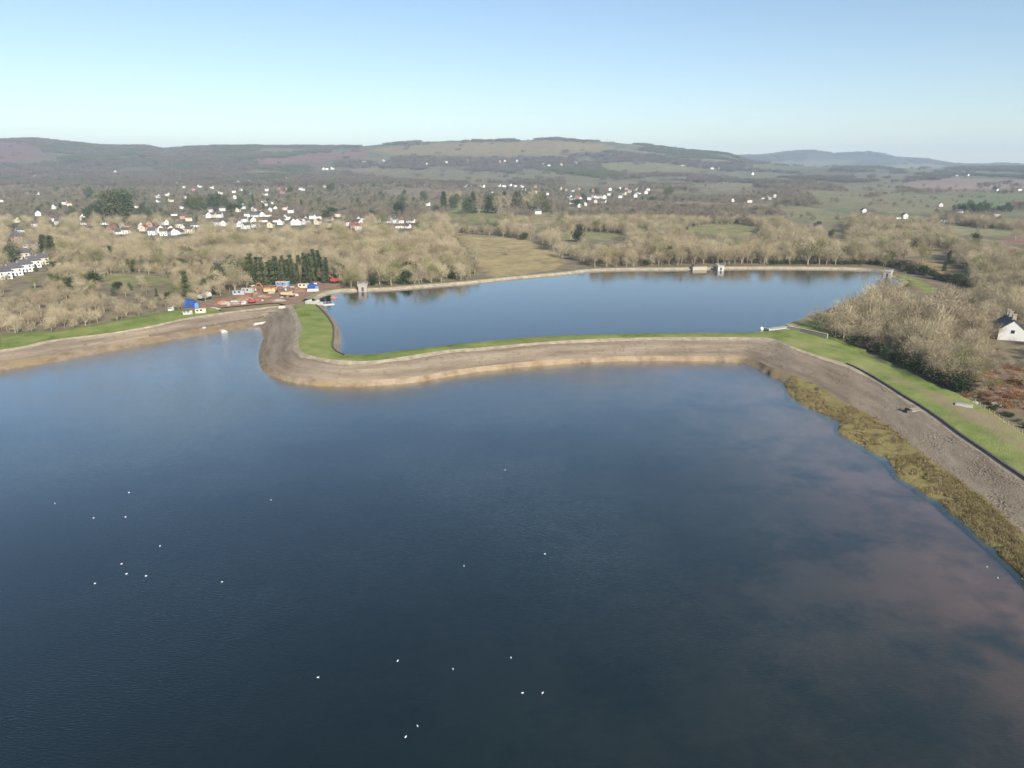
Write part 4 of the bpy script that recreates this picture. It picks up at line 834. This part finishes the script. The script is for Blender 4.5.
# ------------------------------------------------------------------ reservoir works
def at(px_, py_, z): return Vector(unproj(px_, py_, z))
def wall_line(name, pts, h, th, m, label, cat='wall', cap=True):
    L = np.array(pts); s = np.r_[0, np.cumsum(np.linalg.norm(np.diff(L[:, :2], axis=0), axis=1))]
    e = empty(name, tuple(L[0])); tag(e, label, cat)
    O = offset(L, th, None, False); n = len(L); V = []
    for a, dz in ((L,-.8),(L,h),(O,h),(O,-.8)): V += [tuple(q_+np.array([0,0,dz])-L[0]) for q_ in a]
    F = []
    for i in range(n-1):
        for j in range(4): j2 = (j+1) % 4; F.append([j*n+i, j*n+i+1, j2*n+i+1, j2*n+i])
    F += [[0,n,2*n,3*n], [n-1,4*n-1,3*n-1,2*n-1]]
    mb_ = MB().add(V, F); mb_.build('wall_body', m, e)
    if cap:
        O1 = offset(L, -.06, None, False); O2 = offset(L, th+.06, None, False); V = []
        for a, dz in ((O1,h+.003),(O1,h+.1),(O2,h+.1),(O2,h+.003)): V += [tuple(q_+np.array([0,0,dz])-L[0]) for q_ in a]
        MB().add(V, F).build('coping', M['wall'] if m is M['wall'] else M['concrete'], e)
    return e
par = np.vstack([Rl[(nB+4)*SUB:nC*SUB+20]]); wall_line('parapet_wall', par, .38, .5, M['wall'], 'low dark wall between stone slope and right bank grass')
wall_line('parapet_wall', Il[2:-1], .3, .45, M['wall'], 'low dark wall on the inner edge of the promontory grass')
sp = np.array([at(788,328.8,5.1), at(800,331,5.1), at(813,333.8,5.1), at(827,337,5.0)]); wall_line('spillway_wall', sp, 1.1, .6, M['pale_stone'], 'pale straight wall beside the small triangle of grass')
ledge = np.array([at(a, b, 1.85) for a, b in ((150,336.5),(175,332.2),(203,327.6),(238,321.4),(258,318.6),(264,317))]); wall_line('ledge_wall', ledge, .55, .5, M['wall'], 'thin dark ledge running along the left shore slope', cap=False)
# spillway sill and marker float
s0 = at(778,329,5.0); e = empty('spillway_sill', s0, R_(25)); tag(e, 'white concrete spillway sill at the corner of the upper lake', 'spillway')
MB().box(-6.5,6.5,-1.5,1.5,-.6,.55,.15).build('sill_slab', M['concrete'], e); MB().box(-6.6,-6.0,-1.6,1.6,.3,1.0).box(6.0,6.6,-1.6,1.6,.3,1.0).build('end_pier', M['concrete'], e); MB().box(-6,6,-2.6,-1.52,-.6,.2).build('apron', M['pale_stone'], e)
def buoy(px_, py_, z, label):
    e = empty('marker_buoy', at(px_, py_, z)); tag(e, label, 'buoy'); b_ = MB()
    for i in range(5): a0, a1 = math.pi*i/5-math.pi/2, math.pi*(i+1)/5-math.pi/2; b_.tube((0,0,.35+.8*math.sin(a0)), (0,0,.35+.8*math.sin(a1)), .05+.8*math.cos(a0), .05+.8*math.cos(a1), 10)
    b_.build('float', M['white'], e); MB().tube((0,0,1.0), (0,0,1.7), .07, .05, 6).build('mast', M['steel'], e)
buoy(761.5,329.5,5.0,'white marker buoy on the upper lake by the spillway')
def tower(px_, py_, rz, label, w_, h_, walkL, mat, z=5.0):
    e = empty('valve_tower', at(px_, py_, z), rz); tag(e, label, 'tower')
    MB().box(-w_/2,w_/2,-w_/2,w_/2,-1.5,h_).build('shaft', mat, e); rf_ = MB().box(-w_/2-.35,w_/2+.35,-w_/2-.35,w_/2+.35,h_+.003,h_+.3).build('platform', M['concrete'], e)
    rl = MB()
    for sx in (-1, 1):
        for sy in (-1, 1): rl.tube((sx*(w_/2+.25), sy*(w_/2+.25), h_+.3), (sx*(w_/2+.25), sy*(w_/2+.25), h_+1.4), .06, .06, 5)
        rl.tube((sx*(w_/2+.25), -w_/2-.25, h_+1.35), (sx*(w_/2+.25), w_/2+.25, h_+1.35), .05, .05, 5); rl.tube((-w_/2-.25, sx*(w_/2+.25), h_+1.35), (w_/2+.25, sx*(w_/2+.25), h_+1.35), .05, .05, 5)
    rl.build('railing', M['steel'], rf_)
    MB().box(-.6,.6,-w_/2-.05,-w_/2+.05,.2,h_*.7).build('door', M['door'], e)
    if walkL:
        MB().box(-.9,.9,w_/2+.36,w_/2+walkL,h_-.1,h_+.25).build('footbridge', M['concrete'], e); MB().box(-.7,.7,w_/2+walkL*.5-.3,w_/2+walkL*.5+.3,-1.5,h_-.11).build('bridge_pier', M['concrete'], e)
tower(720,270.3,0,'white concrete valve tower on the far shore of the upper lake',4,3.0,8,M['concrete'])
tower(363,291.2,R_(8),'pale stone valve house on the far left shore of upper lake',4.6,3.6,4,M['pale_stone'])
tower(887.5,277.2,R_(-40),'grey valve tower at the far right corner of the upper lake',4,3.6,6,M['concrete'])
s0 = at(699,267.5,6.4); e = empty('stone_hut', s0, R_(10)); tag(e, 'low pale stone hut left of the white valve tower', 'hut'); MB().box(-5,5,-1.5,1.5,-2,.9).build('walls', M['pale_stone'], e); MB().prism([(-5.3,.903),(5.3,.903),(3.6,2.0),(-3.6,2.0)], -1.8, 1.8).build('roof', M['brown_tile'], e)
# corner works of the promontory
e = empty('outlet_platform', at(315,303,6.0), R_(-20)); tag(e, 'white concrete outlet platform at the top of the promontory', 'platform')
MB().box(-3.6,3.0,-2.6,2.6,-1.5,.35).build('slab', M['concrete'], e); MB().box(-3.6,3.0,-2.95,-2.603,-1.5,1.3).build('parapet', M['site_white'], e); MB().box(-3.95,-3.603,-2.6,2.6,-1.5,1.3).build('parapet', M['site_white'], e); MB().box(.6,1.0,-2.6,2.6,.35,1.35).build('parapet', M['concrete'], e)
e = empty('floating_pontoon', at(325,305,5.0), R_(28)); tag(e, 'white pontoon slanting into the dark corner of the upper lake', 'pontoon')
MB().box(-4.4,4.4,-1.1,1.1,-.2,.45).build('deck', M['site_white'], e)
for s in (-1, 1): MB().box(-4.3,4.3,s*.8-.25,s*.8+.25,-.45,-.203).build('float', M['steel'], e)
for s in (-1, 1):
    rr_ = MB(); [rr_.tube((x_, s*1.0, .45), (x_, s*1.0, 1.4), .04, .04, 5) for x_ in (-4,-2,0,2,4)]; rr_.tube((-4,s*1.0,1.4), (4,s*1.0,1.4), .04, .04, 5); rr_.build('railing', M['steel'], e)
e = empty('boom_float', at(334,298,5.0), .4); tag(e, 'orange ring-shaped float on the water by the pontoon', 'float'); rg = MB()
for i in range(10): a0, a1 = i*math.pi/5, (i+1)*math.pi/5; rg.tube((1.7*math.cos(a0),1.7*math.sin(a0),.15), (1.7*math.cos(a1),1.7*math.sin(a1),.15), .35, .35, 6)
rg.build('ring', M['orange'], e)
# slope slabs, steps
for a, b, wx, wy, rz, l in ((222,330.3,3.6,1.5,-50,'white concrete slab at the foot of the dark steps, left shore'),(203,327.3,1.4,.9,-20,'small pale block on the ledge between the two slabs'),(180,331.2,1.6,.9,-20,'small pale block farthest left on the ledge'),(215,324.3,2.6,.9,-10,'pale slab at the top of the long white slab'),(260.5,323,4.2,1.1,40,'white slab in the corner beside the promontory'),(282,306.5,2.0,.7,10,'small pale kerb stone above the promontory corner')):
    z = 1.9 if b > 318 else 5.7
    if b > 329: z = .35
    if a > 255 and b > 318: z = 1.0
    s0 = at(a, b, z); e = empty('concrete_slab', s0, R_(rz)); tag(e, l, 'slab'); MB().box(-wx/1.4,wx/1.4,-wy/1.4,wy/1.4,-.8,.3,.12).build('block', M['site_white'], e); MB().box(-wx/1.2,wx/1.2,-wy/1.1,wy/1.1,-.9,-.05).build('footing', M['concrete'], e)
for j, (a, b) in enumerate(((210,319.5),(215,318.5))):
    e = empty('slope_steps', at(a, b, 3.2), R_(-58)); tag(e, 'dark steps down the left shore slope, %s flight' % ('left' if j == 0 else 'right'), 'steps')
    for i in range(7): MB().box(-3.5+i,-2.5+i,-.5,.5,-1.6,1.55-i*.42).build('step', M['wall'], e)
e = empty('outfall_hatch', at(913,408.5,3.45), R_(12)); tag(e, 'concrete outfall with dark opening in the right stone slope', 'outfall')
MB().box(-1.2,4.2,-1.3,1.3,-2.2,-.25).build('slab', M['pale_stone'], e); MB().box(-3.0,-1.203,-1.3,-1.0,-2.4,-.1).box(-3.0,-1.203,1.0,1.3,-2.4,-.1).build('side_wall', M['wall'], e); MB().box(-2.9,-1.25,-.99,.99,-2.4,-.55).build('opening_shade', M['black'], e); MB().box(-1.6,-1.203,-1.0,1.0,-.5,.1).build('lintel', M['wall'], e)  # solid black block puts the shade inside the open hatch in as colour
e = empty('inspection_cover', at(964,405,3.75), R_(-30)); tag(e, 'pale green inspection cover on the right bank grass', 'cover'); MB().box(-2.2,2.2,-.9,.9,-.5,.28).build('frame', M['concrete'], e); MB().box(-2.0,0,-.75,.75,.283,.36).build('lid', M['steel'], e); MB().box(.05,2.0,-.75,.75,.283,.36).build('lid', M['pale_stone'], e)
pr = random.Random(2)
for i in range(16):
    f = i/15; a = 975+f*70; b = 402.5+f*47
    p_ = at(a, b, 3.2); e = empty('fence_post', (p_.x, p_.y, 2.6)); tag(e, 'grey timber post in the line along the outer right bank', 'post', 'posts along the outer right bank'); MB().box(-.09,.09,-.09,.09,-.4,1.5).build('post', M['timber'], e); MB().add([(-.1,-.1,1.503),(.1,-.1,1.503),(.1,.1,1.503),(-.1,.1,1.503),(0,0,1.62)], [[0,1,4],[1,2,4],[2,3,4],[3,0,4],[3,2,1,0]]).build('cap', M['steel'], e)
for i, (a, b, wx, l) in enumerate(((975,402,1.1,'pale boulder at the left end of the post line'),(996,403,1.8,'long pale stone between grass bank and bracken'),(1002,405,1.3,'smaller pale stone right of the long stone'))):
    p_ = at(a, b, 3.0); bm = bmesh.new(); bmesh.ops.create_icosphere(bm, subdivisions=2, radius=1)
    for v_ in bm.verts: v_.co *= 1+.18*math.sin(v_.co.x*5+i)+.12*math.cos(v_.co.y*7+v_.co.z*4); v_.co.x *= wx; v_.co.y *= .7; v_.co.z *= .55
    me = bpy.data.meshes.new('boulder'); bm.to_mesh(me); bm.free(); me.materials.append(M['pale_stone']); o = link('boulder', me, None, (p_.x, p_.y, 2.75)); tag(o, l, 'boulder')
# ------------------------------------------------------------------ construction site
def gp(a, b): p_ = at(a, b, 5.0); return (p_.x, p_.y, 4.99)
def excavator(a, b, rz, m, label, s=1.0):
    e = empty('excavator', gp(a, b), rz, s); tag(e, label, 'excavator')
    for y_ in (-1.1, 1.1): tr = MB().prism([(-1.7,.1),(-1.3,-.02),(1.3,-.02),(1.7,.1),(1.9,.5),(1.5,.9),(-1.5,.9),(-1.9,.5)], y_-.3, y_+.3).build('track', M['black'], e)
    MB().box(-2.1,1.2,-1.3,1.3,1.003,1.9).build('body', m, e); cb = MB().prism([(.1,1.9),(1.3,1.9),(1.2,2.6),(.9,3.1),(.1,3.1)], .35, 1.25).build('cab', m, e); MB().box(.2,1.26,.33,1.27,2.2,2.9).build('window', M['glass'], cb)
    MB().box(-2.2,-1.4,-1.25,1.25,1.2,2.2).build('counterweight', m, e)
    MB().tube((1.0,-.3,1.7), (3.2,-.3,4.6), .32, .24, 4).tube((3.2,-.3,4.6), (4.6,-.3,4.2), .24, .2, 4).build('boom', m, e); MB().tube((4.6,-.3,4.3), (5.4,-.3,1.6), .2, .14, 4).build('arm', m, e)
    MB().prism([(5.1,1.7),(5.8,1.5),(5.9,.6),(5.2,.3),(4.8,.9)], -.75, .15).build('bucket', M['steel'], e)
def truck(a, b, rz, m, label, s=1.0, box=None):
    e = empty('dump_truck', gp(a, b), rz, s); tag(e, label, 'truck')
    MB().box(-3.2,3.2,-.9,.9,.7,1.0).build('chassis', M['steel'], e)
    c_ = MB().prism([(1.6,1.003),(3.3,1.003),(3.3,2.0),(2.9,2.9),(1.6,2.9)], -1.15, 1.15).build('cab', m, e); MB().prism([(3.02,2.1),(3.36,2.1),(3.0,2.8),(2.9,2.8)], -.95, .95).build('windscreen', M['glass'], c_)
    MB().prism([(-3.3,1.1),(1.4,1.1),(1.5,2.5),(-3.5,2.3)], -1.25, 1.25).build('skip', box or m, e)
    for x_ in (-2.4,-1.1,2.3):
        for y_ in (-1.15, 1.15): MB().tube((x_,y_-.18,.52), (x_,y_+.18,.52), .52, .52, 10).build('wheel', M['black'], e)
def cabin(a, b, rz, m, label, L=6.0, Wd=2.5, Hh=2.6, roofm=None):
    e = empty('site_cabin', gp(a, b), rz); tag(e, label, 'cabin')
    MB().box(-L/2,L/2,-Wd/2,Wd/2,0,Hh).build('walls', m, e); MB().box(-L/2-.08,L/2+.08,-Wd/2-.08,Wd/2+.08,Hh+.003,Hh+.18).build('roof', roofm or m, e)
    for x_ in (-L*.3, L*.05): MB().box(x_-.5,x_+.5,-Wd/2-.03,-Wd/2+.05,1.1,2.0).build('window', M['glass'], e)
    MB().box(L*.28,L*.28+.85,-Wd/2-.03,-Wd/2+.05,.05,2.05).build('door', M['steel'], e)
excavator(334,283,R_(160),M['red'],'red excavator with raised boom at the right end of site',1.25)
excavator(274,292,R_(20),M['orange'],'orange excavator in the middle of the construction site',1.15); excavator(266,291,R_(200),M['orange'],'orange excavator left of the middle one on the site',1.0)
excavator(252,303,R_(170),M['red'],'small red digger at the front edge of the site',.8)
truck(288,296.5,R_(-10),M['yellow'],'pale yellow dump truck alone on the red earth',1.0); truck(270,293,R_(10),M['yellow'],'yellow dump truck beside the orange excavator',.9); truck(205,299,R_(70),M['site_white'],'white lorry beside the blue shed',1.1,M['site_white'])
cabin(259,284.5,0,M['site_white'],'white site cabin at the left foot of the conifers',7); cabin(283,286,R_(2),M['lightblue'],'pale blue site cabin before the conifer row',7.5,2.6,2.4,M['site_white']); cabin(304,287.5,R_(5),M['cream'],'cream site cabin left of the blue covered plant',6,2.4,2.0)
cabin(248,292.5,R_(-5),M['concrete'],'grey store container at the left of the site',6,2.4,2.2); cabin(239,294.5,R_(12),M['steel'],'grey steel container near the cedar',6,2.4,2.0)
cabin(201,313,R_(20),M['cream'],'pale cream cabin in front of the blue shed',4.5,2.4,1.9); cabin(188,314.5,R_(20),M['site_white'],'low white cabin at the left end of the site',4,2.2,1.4); cabin(171,310.5,R_(20),M['site_white'],'small white cabin beside the shrub at the far left of site',2.4,2.0,1.5)
e = empty('pump_unit', gp(313,291), R_(15)); tag(e, 'blue covered pump unit on a white base by the upper lake corner', 'pump unit')
MB().box(-3.2,3.2,-1.8,1.8,0,1.5,.15).build('base', M['site_white'], e); MB().prism([(-2.8,1.503),(2.8,1.503),(2.8,3.0),(1.6,4.0),(-1.6,4.0),(-2.8,3.0)], -1.5, 1.5).build('cover', M['blue'], e); MB().box(.8,2.4,-.8,.8,3.7,4.5).build('hatch', M['site_white'], e); MB().box(1.4,2.9,-1.56,1.56,1.6,2.9).build('side_panel', M['lightblue'], e)
e = empty('blue_shed', gp(191,307.5), R_(12), .62); tag(e, 'large bright blue sheeted shed under trees left of the site', 'shed')
MB().prism([(-4.6,0),(3.2,0),(3.2,4.6),(1.6,6.2),(-3.0,6.4),(-4.6,4.4)], -2.6, 2.6).build('cover', M['blue'], e); MB().box(3.203,6.2,-2.4,2.4,0,3.6,.2).build('annex', M['lightblue'], e); MB().box(-1.6,1.0,-2.66,-2.56,0,3.2).build('door', M['door'], e)
sr = random.Random(9)
def heap(a, b, rx, h_, m, label, group=None):
    p_ = gp(a, b); n = 10; V = [(0,0,h_)]; F = []
    for k_, (f, z_) in enumerate(((.35,.8),(.7,.4),(1,-.04/h_))):
        for i in range(n): a_ = 2*math.pi*i/n; q_ = f*rx*(1+sr.uniform(-.2,.2)); V.append((math.cos(a_)*q_, math.sin(a_)*q_*.7, h_*z_*(1+sr.uniform(-.15,.1))))
    for i in range(n):
        j = (i+1) % n; F.append([0,1+i,1+j])
        for k_ in range(2): F.append([1+k_*n+i, 1+(k_+1)*n+i, 1+(k_+1)*n+j, 1+k_*n+j])
    o = link('spoil_heap', mesh_np('spoil_heap', V, F, (m,)), None, p_); tag(o, label, 'heap', group)
for a, b, rx, h_, mm, l in ((243,299,6,1.6,'earth','red spoil heap at the left front of the site'),(262,297,5,1.4,'earth','red spoil heap before the orange excavators'),(300,291,5,1.3,'earth','red spoil heap left of the pump unit'),(226,303.5,4,1.2,'pale_stone','pale rubble heap at the left tip of the red earth'),(279,300.5,4,.9,'pale_stone','pale rubble heap on the front edge of the site'),(236,303.5,3.5,.9,'pale_stone','pale rubble heap beside the leftmost red spoil'),(214,309,3.5,1.0,'pale_stone','pale rubble heap near the cream cabin')): heap(a, b, rx, h_, M[mm], l)
for i in range(34):
    a = sr.uniform(218, 300); b = 306.5-(a-218)*.035+sr.uniform(-7, -.5) if a < 245 else sr.uniform(286, 302); p_ = gp(a, b); q_ = sr.uniform(.5, 1.3); m_ = M[sr.choice(('pale_stone','site_white','orange','concrete','timber','red'))]
    e = empty('material_stack', p_, sr.random()*3); tag(e, 'small stack of building materials scattered over the construction site', 'materials', 'material stacks on the site'); MB().box(-q_*1.4,q_*1.4,-q_*.7,q_*.7,.15,.15+q_*.5).box(-q_*1.2,q_*1.1,-q_*.6,q_*.6,.153+q_*.5,q_*.9).build('load', m_, e); MB().box(-q_*1.5,q_*1.5,-q_*.75,-q_*.55,0,.15).box(-q_*1.5,q_*1.5,q_*.55,q_*.75,0,.15).build('pallet', M['timber'], e)
# ------------------------------------------------------------------ gulls on the water
bm = bmesh.new(); bmesh.ops.create_uvsphere(bm, u_segments=14, v_segments=10, radius=1)
for v_ in bm.verts:
    x_ = v_.co.x; t_ = 1-.55*max(0, -x_)**1.5; v_.co.y *= .42*t_; v_.co.z *= .40*t_; v_.co.z += .22*max(0, -x_)**2; v_.co.x *= 1.15
    if x_ > .45: v_.co.z += .55*(x_-.45)/.55; v_.co.y *= .75; v_.co.x -= .25*(x_-.45)
for f in bm.faces: f.smooth = True
gb = bpy.data.meshes.new('body'); bm.to_mesh(gb); bm.free(); gb.materials.append(M['gull'])
gw = MB().add([(.45,.40,.28),(-.2,.46,.30),(-1.35,.10,.36),(-.3,.30,.46),(.3,.30,.42)], [[0,1,3,4],[1,2,3],[0,4,3]]).mesh('wing', M['gullgrey'])
gw2 = MB().add([(.45,-.40,.28),(-.2,-.46,.30),(-1.35,-.10,.36),(-.3,-.30,.46),(.3,-.30,.42)], [[0,4,3,1],[1,3,2],[0,3,4]]).mesh('wing', M['gullgrey'])
gk = MB().tube((1.0,0,.55), (1.32,0,.50), .07, .02, 5).mesh('beak', M['orange'])
GULLS = [(55,503.5,'gull farthest left, alone near the left edge'),(129,492.5,'gull topmost of the left flock on the lower lake'),(93.6,518,'left gull of the level pair in the upper left flock'),(125.5,517,'right gull of the level pair in the upper left flock'),(160,546,'gull at the right side of the left flock'),(121.5,564,'upper gull of the close trio at left'),(126.5,574,'lower left gull of the close trio at left'),(146,576,'right gull of the close trio at left'),(95,583.5,'gull lowest in the left flock'),(222,582,'lone gull right of the left flock'),(318,677.5,'lone gull low down in the left centre'),(271,500,'faint gull high between left flock and centre'),
 (464,566,'gull left of the pair in the middle of the lake'),(545,554,'gull right of the pair in the middle of the lake'),(397.6,661,'left gull of the wide row of three near the bottom'),(453,669,'middle gull of the wide row of three near the bottom'),(511,658,'right gull of the wide row of three near the bottom'),(522.5,693,'left gull of the level pair low in the centre'),(542.5,693,'right gull of the level pair low in the centre'),(417.5,726,'upper gull of the pair nearest the bottom edge'),(405.6,737,'lower gull of the pair nearest the bottom edge'),(987,567,'upper gull of two beside the right shore'),(998,578,'lower gull of two beside the right shore'),(505,470,'gull alone near the middle of the lake towards the far bank')]
for a, b, l in GULLS:
    p_ = at(a, b, .02); e = empty('gull', (p_.x, p_.y, .05), sr.random()*6.28, .185); tag(e, 'white '+l, 'bird', 'gulls on the lower lake'); bo = link('body', gb, e); link('wing', gw, e); link('wing', gw2, e); link('beak', gk, e)
# ------------------------------------------------------------------ haze
m = bpy.data.materials.new('haze air'); m.use_nodes = True; t = m.node_tree; t.nodes.clear()
out = N(t, 'ShaderNodeOutputMaterial'); pv = N(t, 'ShaderNodeVolumePrincipled'); pv.inputs['Color'].default_value = (.66,.82,1.0,1); pv.inputs['Density'].default_value = HAZE; pv.inputs['Anisotropy'].default_value = 0.0
t.links.new(pv.outputs[0], out.inputs['Volume'])
hz = MB().box(-7800, 7800, -1800, 12700, -26, 420).build('haze', m); tag(hz, kind='stuff', label='pale blue haze filling the valley air', cat='haze')
